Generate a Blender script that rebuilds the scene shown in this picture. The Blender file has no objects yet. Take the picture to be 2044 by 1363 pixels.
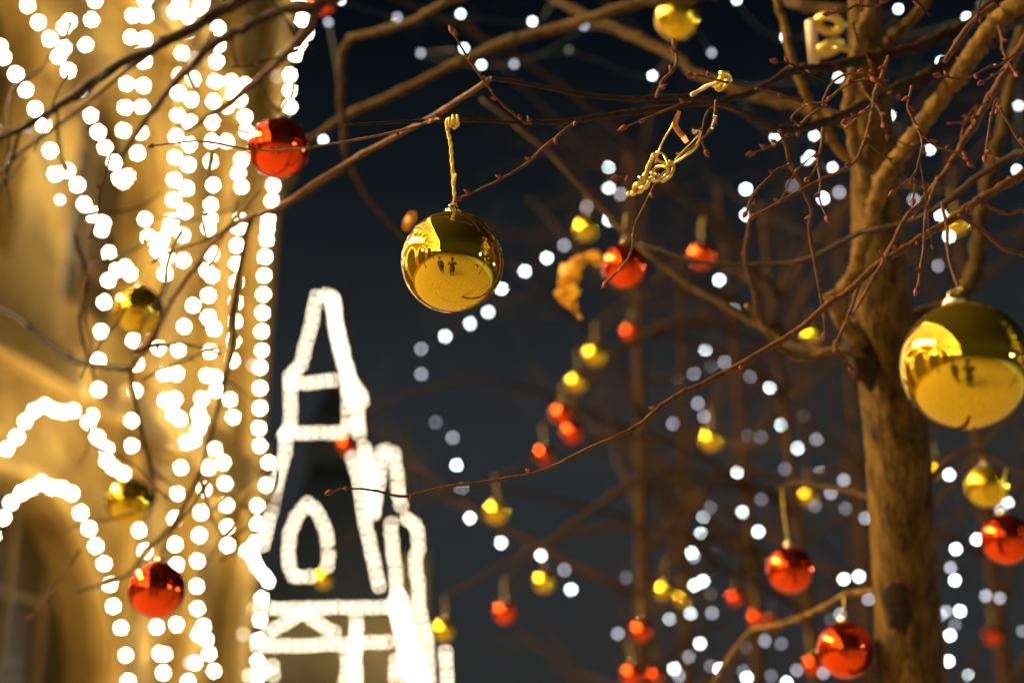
import bpy, bmesh, math, random
from mathutils import Vector, Matrix, Quaternion
rnd = random.Random(7)
sc = bpy.context.scene
col = sc.collection
R = math.radians

# ------------------------------------------------------------------ camera
PITCH = R(21.0); CAM = Vector((0, 0, 1.6)); FPX = 2839.0
cd = bpy.data.cameras.new('camera'); cam = bpy.data.objects.new('camera', cd); col.objects.link(cam)
cam.location = CAM; cam.rotation_euler = (R(90) + PITCH, 0, 0)
cd.sensor_width = 36; cd.lens = 50; cd.clip_start = 0.02; cd.clip_end = 1500
cd.dof.use_dof = True; cd.dof.focus_distance = 1.40; cd.dof.aperture_fstop = 2.9
cd.dof.aperture_blades = 9; cd.dof.aperture_rotation = R(8)
sc.camera = cam

# ------------------------------------------------------------------ night sky
w = bpy.data.worlds.new('World'); sc.world = w; w.use_nodes = True
nt = w.node_tree; nt.nodes.clear()
out = nt.nodes.new('ShaderNodeOutputWorld'); bg = nt.nodes.new('ShaderNodeBackground')
tc = nt.nodes.new('ShaderNodeTexCoord'); sp = nt.nodes.new('ShaderNodeSeparateXYZ'); cr = nt.nodes.new('ShaderNodeValToRGB')
nt.links.new(tc.outputs['Generated'], sp.inputs[0]); nt.links.new(sp.outputs['Z'], cr.inputs[0])
cr.color_ramp.elements[0].position = 0.0; cr.color_ramp.elements[0].color = (0.027, 0.026, 0.025, 1)
cr.color_ramp.elements[1].position = 0.75; cr.color_ramp.elements[1].color = (0.0012, 0.0024, 0.0042, 1)
for pos, c in ((0.30, (0.020, 0.0245, 0.027)), (0.46, (0.0055, 0.0085, 0.0108)), (0.56, (0.0016, 0.0034, 0.0052))):
    e = cr.color_ramp.elements.new(pos); e.color = (*c, 1)
nt.links.new(cr.outputs[0], bg.inputs[0]); bg.inputs[1].default_value = 1.0
nt.links.new(bg.outputs[0], out.inputs[0])
vs = sc.view_settings; vs.view_transform = 'Standard'; vs.look = 'None'; vs.exposure = 0; vs.gamma = 1
cy = sc.cycles
cy.use_adaptive_sampling = False; cy.use_denoising = True
cy.caustics_reflective = False; cy.caustics_refractive = False
cy.sample_clamp_indirect = 4.0; cy.max_bounces = 5; cy.diffuse_bounces = 2; cy.glossy_bounces = 3
cy.transmission_bounces = 2; cy.transparent_max_bounces = 4; cy.use_light_tree = True
try:
    cy.denoiser = 'OPENIMAGEDENOISE'; cy.denoising_prefilter = 'ACCURATE'; cy.denoising_input_passes = 'RGB_ALBEDO_NORMAL'
except Exception: pass

# ------------------------------------------------------------------ helpers
SN, CS = math.sin(PITCH), math.cos(PITCH)
def rdir(px, py):
    x = (px - 1022) / FPX; y = (681.5 - py) / FPX
    return Vector((x, CS - y * SN, SN + y * CS))
def at(px, py, d): return CAM + rdir(px, py) * d
def wpx(wd, d): return wd * d / FPX            # px width -> metres at depth d

def tag(o, label=None, cat=None, group=None, kind=None):
    if label: o['label'] = label
    if cat: o['category'] = cat
    if group: o['group'] = group
    if kind: o['kind'] = kind
    return o
def empty(name, loc, label, cat, group=None):
    o = bpy.data.objects.new(name, None); col.objects.link(o); o.location = loc
    o.empty_display_size = 0.05
    return tag(o, label, cat, group)
def obj(name, me, parent=None, loc=None, scale=None, mat=None):
    o = bpy.data.objects.new(name, me); col.objects.link(o)
    if parent: o.parent = parent
    if loc is not None: o.location = loc
    if scale is not None: o.scale = (scale,) * 3 if not hasattr(scale, '__len__') else scale
    if mat and not me.materials: me.materials.append(mat)
    return o

class MB:
    def __init__(s): s.v = []; s.f = []
    def add(s, vs, fs):
        n = len(s.v); s.v += [tuple(v) for v in vs]; s.f += [tuple(i + n for i in f) for f in fs]
    def box(s, c, sx, sy, sz, M=None):
        vs = [Vector((x * sx / 2, y * sy / 2, z * sz / 2)) for x in (-1, 1) for y in (-1, 1) for z in (-1, 1)]
        if M: vs = [M @ v for v in vs]
        s.add([v + Vector(c) for v in vs], [(0, 1, 3, 2), (4, 6, 7, 5), (0, 4, 5, 1), (2, 3, 7, 6), (0, 2, 6, 4), (1, 5, 7, 3)])
    def tube(s, pts, rad, k=7, cap=True, wob=0.0):
        n = len(pts); T = []
        for i in range(n):
            t = (pts[min(i + 1, n - 1)] - pts[max(i - 1, 0)])
            T.append(t.normalized() if t.length > 1e-9 else Vector((0, 0, 1)))
        a = Vector((0, 0, 1)) if abs(T[0].z) < .9 else Vector((1, 0, 0))
        nrm = (a - T[0] * a.dot(T[0])).normalized(); base = len(s.v)
        for i in range(n):
            nrm = (nrm - T[i] * nrm.dot(T[i]))
            nrm = nrm.normalized() if nrm.length > 1e-9 else T[i].orthogonal().normalized()
            b = T[i].cross(nrm)
            for j in range(k):
                an = 2 * math.pi * j / k; r = rad[i] * (1 + (rnd.uniform(-wob, wob) if wob else 0))
                s.v.append(tuple(pts[i] + (nrm * math.cos(an) + b * math.sin(an)) * r))
        for i in range(n - 1):
            for j in range(k):
                s.f.append((base + i * k + j, base + i * k + (j + 1) % k, base + (i + 1) * k + (j + 1) % k, base + (i + 1) * k + j))
        if cap:
            s.f.append(tuple(base + j for j in range(k))[::-1]); s.f.append(tuple(base + (n - 1) * k + j for j in range(k)))
    def lathe(s, prof, k=24, c=(0, 0, 0)):
        c = Vector(c); base = len(s.v); n = len(prof)
        for r, z in prof:
            for j in range(k):
                an = 2 * math.pi * j / k; s.v.append(tuple(c + Vector((r * math.cos(an), r * math.sin(an), z))))
        for i in range(n - 1):
            for j in range(k):
                s.f.append((base + i * k + j, base + i * k + (j + 1) % k, base + (i + 1) * k + (j + 1) % k, base + (i + 1) * k + j))
        s.f.append(tuple(base + j for j in range(k))[::-1]); s.f.append(tuple(base + (n - 1) * k + j for j in range(k)))
    def mesh(s, name, mat, smooth=True):
        me = bpy.data.meshes.new(name); me.from_pydata(s.v, [], s.f)
        if smooth: me.polygons.foreach_set('use_smooth', [True] * len(me.polygons))
        if mat: me.materials.append(mat)
        me.update(); return me

def smooth_path(P, n=4):
    """Catmull-Rom through tuples (Vector, radius)."""
    if len(P) < 3: return [p for p, r in P], [r for p, r in P]
    pts, rad = [], []
    for i in range(len(P) - 1):
        p0 = P[max(i - 1, 0)]; p1 = P[i]; p2 = P[i + 1]; p3 = P[min(i + 2, len(P) - 1)]
        for k in range(n):
            t = k / n; t2 = t * t; t3 = t2 * t
            pts.append(0.5 * ((2 * p1[0]) + (p2[0] - p0[0]) * t + (2 * p0[0] - 5 * p1[0] + 4 * p2[0] - p3[0]) * t2 + (3 * p1[0] - p0[0] - 3 * p2[0] + p3[0]) * t3))
            rad.append(p1[1] + (p2[1] - p1[1]) * t)
    pts.append(P[-1][0]); rad.append(P[-1][1]); return pts, rad

# ------------------------------------------------------------------ materials
def mat(name, colr, rough=.6, metal=0, noise=None, bump=0, bscale=40, spec=.5, stretch=None, coat=0):
    m = bpy.data.materials.new(name); m.use_nodes = True; t = m.node_tree; b = t.nodes['Principled BSDF']
    b.inputs['Base Color'].default_value = (*colr, 1); b.inputs['Roughness'].default_value = rough; b.inputs['Metallic'].default_value = metal
    b.inputs['Specular IOR Level'].default_value = spec; b.inputs['Coat Weight'].default_value = coat
    if noise or bump:
        co = t.nodes.new('ShaderNodeTexCoord'); mp = t.nodes.new('ShaderNodeMapping'); t.links.new(co.outputs['Object'], mp.inputs[0])
        if stretch: mp.inputs['Scale'].default_value = stretch
    if noise:
        c2, sc_, lo, hi = noise
        n = t.nodes.new('ShaderNodeTexNoise'); n.inputs['Scale'].default_value = sc_; n.inputs['Detail'].default_value = 6; n.inputs['Roughness'].default_value = .65
        r = t.nodes.new('ShaderNodeMapRange'); r.inputs[1].default_value = lo; r.inputs[2].default_value = hi
        mx = t.nodes.new('ShaderNodeMix'); mx.data_type = 'RGBA'; mx.inputs[6].default_value = (*colr, 1); mx.inputs[7].default_value = (*c2, 1)
        t.links.new(mp.outputs[0], n.inputs['Vector']); t.links.new(n.outputs[0], r.inputs[0]); t.links.new(r.outputs[0], mx.inputs[0]); t.links.new(mx.outputs[2], b.inputs['Base Color'])
    if bump:
        n2 = t.nodes.new('ShaderNodeTexNoise'); n2.inputs['Scale'].default_value = bscale; n2.inputs['Detail'].default_value = 8
        bp = t.nodes.new('ShaderNodeBump'); bp.inputs['Strength'].default_value = bump; bp.inputs['Distance'].default_value = .01
        t.links.new(mp.outputs[0], n2.inputs['Vector']); t.links.new(n2.outputs[0], bp.inputs['Height']); t.links.new(bp.outputs[0], b.inputs['Normal'])
    return m
def emit(name, colr, strength, sample=True):
    m = bpy.data.materials.new(name); m.use_nodes = True; t = m.node_tree; t.nodes.clear()
    e = t.nodes.new('ShaderNodeEmission'); o = t.nodes.new('ShaderNodeOutputMaterial'); t.links.new(e.outputs[0], o.inputs[0])
    e.inputs[0].default_value = (*colr, 1); e.inputs[1].default_value = strength
    if not sample: m.cycles.emission_sampling = 'NONE'
    return m

M = {}
M['bark'] = mat('linden_bark', (.12, .064, .011), .95, noise=((.018, .009, .0025), 48, .38, .66), bump=1.0, bscale=110, stretch=(1, 1, .28), spec=.12)
M['limb'] = mat('limb_bark', (.16, .088, .018), .9, noise=((.045, .022, .006), 60, .4, .68), bump=.5, bscale=160, spec=.12)
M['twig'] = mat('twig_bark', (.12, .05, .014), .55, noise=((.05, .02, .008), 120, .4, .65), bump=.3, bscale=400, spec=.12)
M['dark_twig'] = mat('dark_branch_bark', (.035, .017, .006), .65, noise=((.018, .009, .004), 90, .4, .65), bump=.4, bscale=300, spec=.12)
M['shaded_limb'] = mat('shaded_limb_bark', (.06, .033, .007), .9, noise=((.025, .012, .003), 40, .4, .65), bump=.5, bscale=160, spec=.12)  # limb bark with the weaker light on upper and rear limbs put into its colour
M['bud'] = mat('winter_bud', (.15, .026, .008), .5, spec=.25)
M['far_bark'] = mat('far_tree_bark', (.044, .021, .006), .9, noise=((.024, .012, .004), 14, .4, .65), bump=.4, bscale=30, spec=.12)
M['stone'] = mat('facade_stone', (.58, .35, .06), .9, noise=((.28, .15, .018), .9, .42, .62), bump=.25, bscale=18)  # coarse dark noise: brown patches and soft shadow put into the stone colour
M['trim'] = mat('facade_trim_stone', (.60, .36, .065), .85, noise=((.40, .22, .03), 3, .35, .7), bump=.2, bscale=25)
M['pane'] = mat('window_glass', (.055, .034, .009), .3)
M['mullion'] = mat('window_bars', (.26, .16, .04), .5)
M['tower_stone'] = mat('tower_masonry', (.20, .15, .06), .85, noise=((.14, .10, .04), 2, .4, .7))
M['tower_roof'] = mat('tower_roof_metal', (.018, .028, .030), .7, noise=((.012, .018, .02), 3, .4, .7))
M['gold'] = mat('gold_bauble_lacquer', (1.0, .67, .04), .04, .96)
M['gold_soft'] = mat('gold_bauble_satin', (1.0, .67, .03), .08, .93)
M['red'] = mat('red_bauble_lacquer', (.95, .085, .008), .03, .965)
M['cap'] = mat('bauble_cap_metal', (.95, .78, .45), .25, 1)
M['cord'] = mat('gold_cord', (.85, .58, .05), .45)
M['wire'] = mat('light_wire', (.02, .022, .018), .5)
M['goldwire'] = mat('gold_ribbon_wire', (.95, .68, .16), .35, .7)
M['leaf'] = mat('dry_leaf', (.9, .48, .03), .6, noise=((.75, .34, .02), 60, .4, .65))
t_ = M['leaf'].node_tree; b_ = t_.nodes['Principled BSDF']; tl = t_.nodes.new('ShaderNodeBsdfTranslucent'); tl.inputs[0].default_value = (.95, .56, .03, 1)
ad = t_.nodes.new('ShaderNodeMixShader'); ad.inputs[0].default_value = .5; t_.links.new(b_.outputs[0], ad.inputs[1]); t_.links.new(tl.outputs[0], ad.inputs[2]); t_.links.new(ad.outputs[0], t_.nodes['Material Output'].inputs[0])
M['orange_strip'] = mat('orange_tape', (.75, .27, .03), .5)
M['pale_plastic'] = mat('pale_plastic', (.72, .52, .30), .45)
M['ground'] = mat('paving', (.44, .38, .30), .75, noise=((.30, .25, .19), 5, .4, .65), bump=.4, bscale=30)
M['post'] = mat('lamp_post_iron', (.03, .035, .03), .45, .6)
WARM = (1.0, .87, .64)
M['facade_bulb'] = emit('facade_bulb_glow', WARM, 125)
M['facade_bulb_dim'] = emit('facade_bulb_dim_glow', WARM, 9)
M['flood_lens'] = emit('floodlight_lens', (1.0, .76, .38), 430)
M['tower_bulb'] = emit('tower_bulb_glow', (1.0, .83, .58), 18)
M['lamp_globe'] = emit('street_lamp_glow', (1.0, .74, .40), 60)
COOL = (.84, .97, 1.0); LAV = (.86, .86, 1.0); BRN = (1.0, .85, .68)
LV = {'b': (COOL, 1.0), 'm': (LAV, .36), 'd': (LAV, .15), 'v': (BRN, .05)}
for kk, ratio in (('near', 7.0), ('far', 15.0)):
    for lv, (c_, v_) in LV.items():
        M[kk + lv] = emit('%s_fairy_bulb_%s' % (kk, {'b': 'bright', 'm': 'medium', 'd': 'dim', 'v': 'faint'}[lv]), c_, v_ * ratio * (2.1 if lv == 'b' else 1.25), False)

def ico(name, sub, m):
    bm = bmesh.new(); bmesh.ops.create_icosphere(bm, subdivisions=sub, radius=1.0)
    for f in bm.faces: f.smooth = True
    me = bpy.data.meshes.new(name); bm.to_mesh(me); bm.free(); me.materials.append(m); return me

# ------------------------------------------------------------------ ground
mb = MB(); mb.add([(-600, -600, 0), (600, -600, 0), (600, 900, 0), (-600, 900, 0)], [(0, 1, 2, 3)])
g = obj('ground', mb.mesh('ground', M['ground'], False)); tag(g, kind='structure')

# ------------------------------------------------------------------ department store facade
TH = R(14); TV = Vector((math.sin(TH), math.cos(TH), 0)); NV = Vector((math.cos(TH), -math.sin(TH), 0)); PW = 8.25
def fw(u, z, q): return TV * u + NV * (q - PW) + Vector((0, 0, z))
def fbulb(px, py, q=.35):
    d = rdir(px, py); k = -(PW - q) / d.dot(NV); return CAM + d * k
S0 = fw(14, 0, 0)
store = empty('department_store', S0, 'floodlit golden stone building with arched windows on the left', 'building')
FM = Matrix(((TV.x, NV.x, 0), (TV.y, NV.y, 0), (0, 0, 1)))        # columns u, q, z
def fbox(mb, u0, u1, z0, z1, q0, q1):
    mb.box(fw((u0 + u1) / 2, (z0 + z1) / 2, (q0 + q1) / 2) - S0, u1 - u0, q1 - q0, z1 - z0, FM)
def arch_pts(uc, hw, spring, rise, n=14):
    return [(uc - hw * math.cos(math.pi * i / n), spring + rise * math.sin(math.pi * i / n)) for i in range(n + 1)]
DEP = .45
def wall_piece(u0, u1, z0, z1, ops):
    mb = MB(); L = lambda u, z, q=0: fw(u, z, q) - S0
    cur = u0
    for (uc, hw, sill, spring, rise) in ops:
        a, b = uc - hw, uc + hw
        if a - cur > 1e-3: mb.add([L(cur, z0), L(a, z0), L(a, z1), L(cur, z1)], [(0, 1, 2, 3)])
        if sill > z0: mb.add([L(a, z0), L(b, z0), L(b, sill), L(a, sill)], [(0, 1, 2, 3)])
        ap = arch_pts(uc, hw, spring, rise)
        for i in range(len(ap) - 1):
            (x0, y0), (x1, y1) = ap[i], ap[i + 1]
            mb.add([L(x0, y0), L(x1, y1), L(x1, z1), L(x0, z1)], [(0, 1, 2, 3)])
        loop = [(a, sill)] + ap + [(b, sill)]
        for i in range(len(loop)):
            (x0, y0), (x1, y1) = loop[i], loop[(i + 1) % len(loop)]
            mb.add([L(x0, y0), L(x1, y1), L(x1, y1, -DEP), L(x0, y0, -DEP)], [(0, 1, 2, 3)])
        cur = b
    if u1 - cur > 1e-3: mb.add([L(cur, z0), L(u1, z0), L(u1, z1), L(cur, z1)], [(0, 1, 2, 3)])
    return mb
def window(uc, hw, sill, spring, rise, nv, nh):
    mb = MB(); L = lambda u, z, q: fw(u, z, q) - S0
    ap = arch_pts(uc, hw - .01, spring, rise - .01); loop = [(uc - hw + .01, sill + .01)] + ap + [(uc + hw - .01, sill + .01)]
    n = len(loop)
    mb.add([L(x, y, -.38) for x, y in loop] + [L(x, y, -.42) for x, y in loop],
           [tuple(range(n)), tuple(range(n, 2 * n))[::-1]] + [(i, (i + 1) % n, n + (i + 1) % n, n + i) for i in range(n)])
    wn = obj('window', mb.mesh('window_pane', M['pane'], False), store)
    for i in range(1, nv):
        u = uc - hw + 2 * hw * i / nv; top = spring + rise * math.sqrt(max(0, 1 - ((u - uc) / hw) ** 2)) - .03
        m2 = MB(); fbox(m2, u - .03, u + .03, sill + .02, top, -.375, -.31); obj('mullion', m2.mesh('mullion', M['mullion'], False), wn)
    for i in range(1, nh):
        z = sill + (spring + rise - sill) * i / nh
        h = hw if z < spring else hw * math.sqrt(max(0.02, 1 - ((z - spring) / rise) ** 2))
        m2 = MB(); fbox(m2, uc - h + .03, uc + h - .03, z - .03, z + .03, -.375, -.315); obj('glazing_bar', m2.mesh('glazing_bar', M['mullion'], False), wn)
    # raised moulding round the arch
    m3 = MB(); o1 = arch_pts(uc, hw + .22, spring, rise + .22); o2 = arch_pts(uc, hw + .02, spring, rise + .02)
    k = len(o1); vs = []
    for q in (.002, .14): vs += [L(x, y, q) for x, y in o1] + [L(x, y, q) for x, y in o2]
    fs = []
    for i in range(k - 1):
        fs += [(2 * k + i, 2 * k + i + 1, 3 * k + i + 1, 3 * k + i), (i, i + 1, 2 * k + i + 1, 2 * k + i), (k + i, k + i + 1, 3 * k + i + 1, 3 * k + i)]
    m3.add(vs, fs); obj('arch_moulding', m3.mesh('arch_moulding', M['trim'], False), store)
UC = 12.24; BW = 5.6; NB = 9; UEND = 17.95; ZT = 17.0
FL = [(0, 6.75, 'g'), (6.75, 11.9, 'u'), (11.9, ZT, 'u')]
UMIN = UC - BW * (NB - .5)
for b in range(NB):
    uc = UC - BW * b
    for z0, z1, kd in FL:
        ops = [(uc, 2.07, .4, 3.38, 2.07)] if kd == 'g' else [(uc - 1.3, .82, z0 + .9, z0 + 3.1, .82), (uc + 1.3, .82, z0 + .9, z0 + 3.1, .82)]
        obj('wall_bay', wall_piece(uc - BW / 2, uc + BW / 2, z0, z1, ops).mesh('wall_bay', M['stone'], False), store)
        for o_ in ops: window(*o_, *((6, 5) if kd == 'g' else (2, 4)))
mb = MB(); L = lambda u, z, q=0: fw(u, z, q) - S0
u0 = UC + BW / 2
mb.add([L(u0, 0), L(UEND, 0), L(UEND, ZT), L(u0, ZT), L(UEND, 0, -9), L(UEND, ZT, -9), L(UMIN, ZT, -9), L(UMIN, ZT), L(UMIN, 0, -9), L(UMIN, 0)],
       [(0, 1, 2, 3), (1, 4, 5, 2), (7, 2, 5, 6), (8, 6, 5, 4), (9, 7, 6, 8)])
obj('corner_wall', mb.mesh('corner_wall', M['stone'], False), store)
for z, h, q in ((6.55, .4, .26), (11.7, .4, .26), (16.5, .7, .30), (.0, .5, .2)):
    mb = MB(); fbox(mb, UMIN, UEND + .2, z, z + h, .003, q); fbox(mb, UMIN, UEND + .2, z + h + .003, z + h + .1, .003, q - .08)
    obj('cornice' if z else 'plinth', mb.mesh('cornice', M['trim'], False), store)
pil = [(UC - BW * (b + .5), .55) for b in range(NB)] + [(14.75, .6), (16.3, .5), (17.55, .5)]
for u, wd in pil:
    for z0, z1 in ((.62, 6.4), (7.12, 11.6), (12.3, 16.4)):
        mb = MB(); fbox(mb, u - wd / 2, u + wd / 2, z0, z1, .003, .2); fbox(mb, u - wd / 2 - .08, u + wd / 2 + .08, z1 - .35, z1 - .1, .2, .25)
        fbox(mb, u - wd / 2 - .06, u + wd / 2 + .06, z0, z0 + .3, .2, .24)
        obj('pilaster', mb.mesh('pilaster', M['trim'], False), store)

# --- bulbs on the facade, traced as disc centres in three crops (scale 3.006)
K = 3.006
C1 = lambda L_: [(x / K, y / K) for x, y in L_]
C2 = lambda L_: [(x / K, 450 + y / K) for x, y in L_]
C3 = lambda L_: [(x / K, 913 + y / K) for x, y in L_]
GAR = [
 ('sloping row of white bulbs highest at the far left edge', C1([(165,35),(230,135),(300,235),(350,340),(410,425)])),
 ('short row of white bulbs beside the top left sloping row', C1([(570,5),(550,120),(415,130),(385,165),(385,290),(515,270)])),
 ('long diagonal row of white bulbs crossing the left edge below the branch', C1([(0,280),(20,345),(95,445),(155,540),(210,655),(260,750),(300,905),(330,1045),(405,1025),(465,1110),(505,1225),(560,1290),(620,1340)]) + C2([(610,25),(655,165)])),
 ('second diagonal row of white bulbs right of the long one', C1([(545,695),(590,795),(630,885),(685,975),(715,1070),(765,1060),(740,1090)])),
 ('left strand of the paired vertical rows nearest the top left', C1([(795,95),(785,225),(760,505),(750,645),(740,785)])),
 ('right strand of the paired vertical rows nearest the top left', C1([(870,5),(875,95),(870,235),(840,330),(865,370),(860,515),(850,640),(845,795),(825,920)])),
 ('left strand of the double white column left of the red bauble', C1([(1080,20),(1050,70),(1130,100),(1120,190),(1090,320),(1080,455),(1070,560),(1065,690),(1055,820),(1050,945),(1045,1080),(1040,1200),(1030,1325)])),
 ('right strand of the double white column left of the red bauble', C1([(1210,20),(1200,50),(1160,475),(1150,600),(1140,735),(1135,870),(1130,990),(1120,1130),(1110,1270)]) + C2([(1095,60),(1100,210)])),
 ('white bulb column running down behind the thin red bauble twig', C1([(1360,45),(1310,170),(1310,270),(1300,370),(1290,490),(1280,610),(1275,735),(1360,850),(1270,850),(1265,970),(1280,1110),(1265,1230),(1260,1310)]) + C2([(1250,20)])),
 ('dense cluster of white bulbs just left of the upper red bauble', C1([(1385,490),(1470,510),(1400,560),(1440,600),(1360,640),(1470,700),(1480,790),(1450,960),(1430,1040),(1450,1120),(1440,1320)])),
 ('white bulbs on the building corner above the red bauble', C1([(1790,20),(1830,60),(1815,120),(1840,200),(1800,260),(1770,330),(1740,450),(1740,545),(1740,640)])),
 ('white bulb column down the building corner below the red bauble', C1([(1640,1115),(1630,1205),(1610,1320)]) + C2([(1605,20),(1600,85),(1590,190),(1585,300),(1580,415),(1575,525),(1570,635),(1570,750),(1560,850),(1560,975),(1560,1095),(1555,1215),(1560,1320)]) + C3([(1610,30),(1595,165)])),
 ('white bulbs curling round the lower building corner beside the tower', C3([(1545,290),(1540,395),(1530,510),(1480,560),(1520,600),(1540,650),(1580,700),(1610,740),(1570,845),(1560,975),(1550,1095),(1545,1220),(1550,1310)])),
 ('white bulb cluster touching the upper dark gold bauble', C2([(650,330),(700,270),(750,250),(780,290)])),
 ('white bulb column dropping left of the upper dark gold bauble', C2([(625,460),(605,635),(590,810),(590,985)])),
 ('white bulb column directly below the upper dark gold bauble', C2([(800,690),(820,830),(810,990),(790,1170),(790,1320)])),
 ('outer arch of white bulbs over the dark doorway', C2([(40,1340),(100,1270),(150,1175),(205,1110),(270,1080),(330,1110),(380,1120),(440,1110),(550,1140),(530,1180),(585,1270),(640,1340)]) + C3([(640,20),(680,60),(740,95)])),
 ('inner arch of white bulbs edging the dark doorway', C3([(-40,470),(20,360),(65,270),(130,210),(190,180),(250,150),(310,180),(370,185),(430,215),(485,330),(535,425),(575,530),(625,635),(660,760),(680,890),(725,1020),(755,1185),(770,1340)])),
 ('zigzag of white bulbs right of the upper dark gold bauble', C1([(870,1315)]) + C2([(890,70),(970,90),(950,150),(1000,190),(990,290),(1020,15)])),
 ('paired white bulbs below the branch right of the dark gold bauble', C2([(1160,480),(1105,605),(1070,745),(950,735),(985,890),(1060,890),(990,1050),(1050,1040),(1040,1130),(1080,1160)])),
 ('wavy white bulb column between branch and corner columns', C2([(1270,170),(1240,270),(1270,300),(1250,420),(1250,550),(1285,620),(1260,755),(1240,900),(1290,910),(1300,990),(1210,1040),(1190,1130),(1210,1170),(1190,1220),(1120,1300),(1160,1290),(1290,1340)])),
 ('straight white bulb column next to the building corner column', C2([(1430,15),(1420,120),(1420,230),(1420,340),(1415,460),(1410,575),(1400,690),(1395,810),(1380,1045),(1400,1150)])),
 ('white bulb column right of the lower dark gold bauble', C3([(1085,60),(1065,215),(1050,365),(1050,520),(1060,640)])),
 ('white bulb column down to the right of the lower red bauble', C3([(1250,60),(1225,190),(1205,330),(1195,465),(1185,620),(1180,770),(1185,905),(1220,1010),(1190,1060),(1240,1090),(1255,1175),(1285,1280)])),
 ('short white bulb column left of the tower foot', C3([(1340,30),(1350,155),(1360,285),(1365,415),(1365,525)])),
 ('white bulbs hanging below the lower red bauble', C3([(835,435),(870,560),(940,1015),(1060,1000),(960,1175),(990,1180),(980,1290),(1170,1230),(1130,1340)])),
]
ME_FB = ico('facade_bulb', 1, M['facade_bulb'])
GAR.append(('few dimmer bulbs on the building edge between the white columns', C1([(1160,350),(1700,340),(1670,460)]) + C2([(1520,840)]) + C3([(1365,525),(1140,1230),(1460,1060)])))
ME_FD = ico('facade_bulb_dim', 1, M['facade_bulb_dim'])
for label, pts in GAR:
    P = [fbulb(*p) for p in pts]
    g = empty('light_garland', P[0], label, 'light garland', 'light garlands on the building')
    mb = MB(); wp = [(p - P[0] - NV * .05, .006) for p in P]; a, r = smooth_path(wp, 2); mb.tube(a, r, 5)
    obj('cable', mb.mesh('garland_cable', M['wire']), g)
    for p in P: obj('bulb', ME_FD if 'dimmer' in label else ME_FB, g, p - P[0], rnd.uniform(.019, .0245))
# rest of the illumination along the front, out past the frame and seen in the baubles
mb = MB(); tmpl = ico('tmpl_bulb', 1, None) if False else None
def stuff_bulb(p, r):
    t = (1 + 5 ** .5) / 2
    vs = [Vector(v).normalized() * r for v in ((-1, t, 0), (1, t, 0), (-1, -t, 0), (1, -t, 0), (0, -1, t), (0, 1, t), (0, -1, -t), (0, 1, -t), (t, 0, -1), (t, 0, 1), (-t, 0, -1), (-t, 0, 1))]
    mb.add([v + p for v in vs], [(0,11,5),(0,5,1),(0,1,7),(0,7,10),(0,10,11),(1,5,9),(5,11,4),(11,10,2),(10,7,6),(7,1,8),(3,9,4),(3,4,2),(3,2,6),(3,6,8),(3,8,9),(4,9,5),(2,4,11),(6,2,10),(8,6,7),(9,8,1)])
for b in range(1, NB):
    uc = UC - BW * b
    for hw, sp_, ri in ((2.35, 3.38, 2.35),):
        for i in range(25): x, z = arch_pts(uc, hw, sp_, ri, 24)[i]; stuff_bulb(fw(x, z, .35), .032)
    for z0 in (6.75, 11.9):
        for s in (-1.3, 1.3):
            for i in range(9): x, z = arch_pts(uc + s, 1.0, z0 + 3.1, 1.0, 8)[i]; stuff_bulb(fw(x, z, .35), .032)
            for i in range(6):
                for sg in (-1, 1): stuff_bulb(fw(uc + s + sg, z0 + .8 + i * .4, .35), .032)
    for z in (6.75, 11.9, 16.7):
        for i in range(16): stuff_bulb(fw(uc - BW / 2 + BW * i / 16, z, .40), .032)
so = obj('distant_facade_bulbs', mb.mesh('distant_facade_bulbs', M['facade_bulb']))
tag(so, 'mass of small bulbs along the rest of the long building front', 'bulbs', kind='stuff')

# ------------------------------------------------------------------ illuminated tower
TD = 46.0
T0 = at(640, 1363, TD); T0 = Vector((T0.x, T0.y, 0))
tower = empty('tower', T0, 'dark tent roofed tower outlined in cream lights behind the tree', 'tower')
def tv(px, py, dd=0): return at(px, py, TD + dd)
def frustum(name, top, bot, dd, m, parent):
    """top/bot: (xleft, xright, y) in the photograph; depth dd metres deep behind the front face."""
    xl, xr, yt = top; bl, br, yb = bot
    wt = (tv(xr, yt) - tv(xl, yt)).x; wb = (tv(br, yb) - tv(bl, yb)).x
    zt = tv((xl + xr) / 2, yt).z; zb = tv((bl + br) / 2, yb).z if yb < 5000 else 0
    ct = tv((xl + xr) / 2, yt); cb = tv((bl + br) / 2, yb) if yb < 5000 else None
    yf = T0.y + dd
    if cb is None: cb = ct.copy(); wb = wt
    vs = []
    for c, w_, z in ((cb, wb, zb), (ct, wt, zt)):
        for sx, sy in ((-1, 0), (1, 0), (1, 1), (-1, 1)):
            vs.append(Vector((c.x + sx * w_ / 2, yf + (max(wb, wt) - w_) / 2 + sy * w_, z)) - T0)
    mb = MB(); mb.add(vs, [(0, 1, 5, 4), (1, 2, 6, 5), (2, 3, 7, 6), (3, 0, 4, 7), (4, 5, 6, 7), (3, 2, 1, 0)])
    return obj(name, mb.mesh(name, m, False), parent)
frustum('spire_roof', (640, 656, 592), (594, 704, 752), .6, M['tower_roof'], tower)
frustum('lantern_storey', (584, 706, 757), (582, 708, 862), .5, M['tower_roof'], tower)
frustum('lower_roof', (575, 706, 868), (516, 778, 1196), .5, M['tower_roof'], tower)
frustum('wall', (508, 800, 1206), (508, 800, 9999), .6, M['tower_stone'], tower)
frustum('side_turret', (766, 790, 905), (745, 835, 1060), 1.2, M['tower_roof'], tower)
frustum('side_wall', (780, 846, 1066), (780, 858, 9999), 1.0, M['tower_stone'], tower)
frustum('flagpole', (650, 659, 380), (648, 661, 596), 1.2, M['tower_stone'], tower)
frustum('rear_spire', (785, 790, 700), (775, 800, 910), 2.0, M['tower_stone'], tower)
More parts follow.
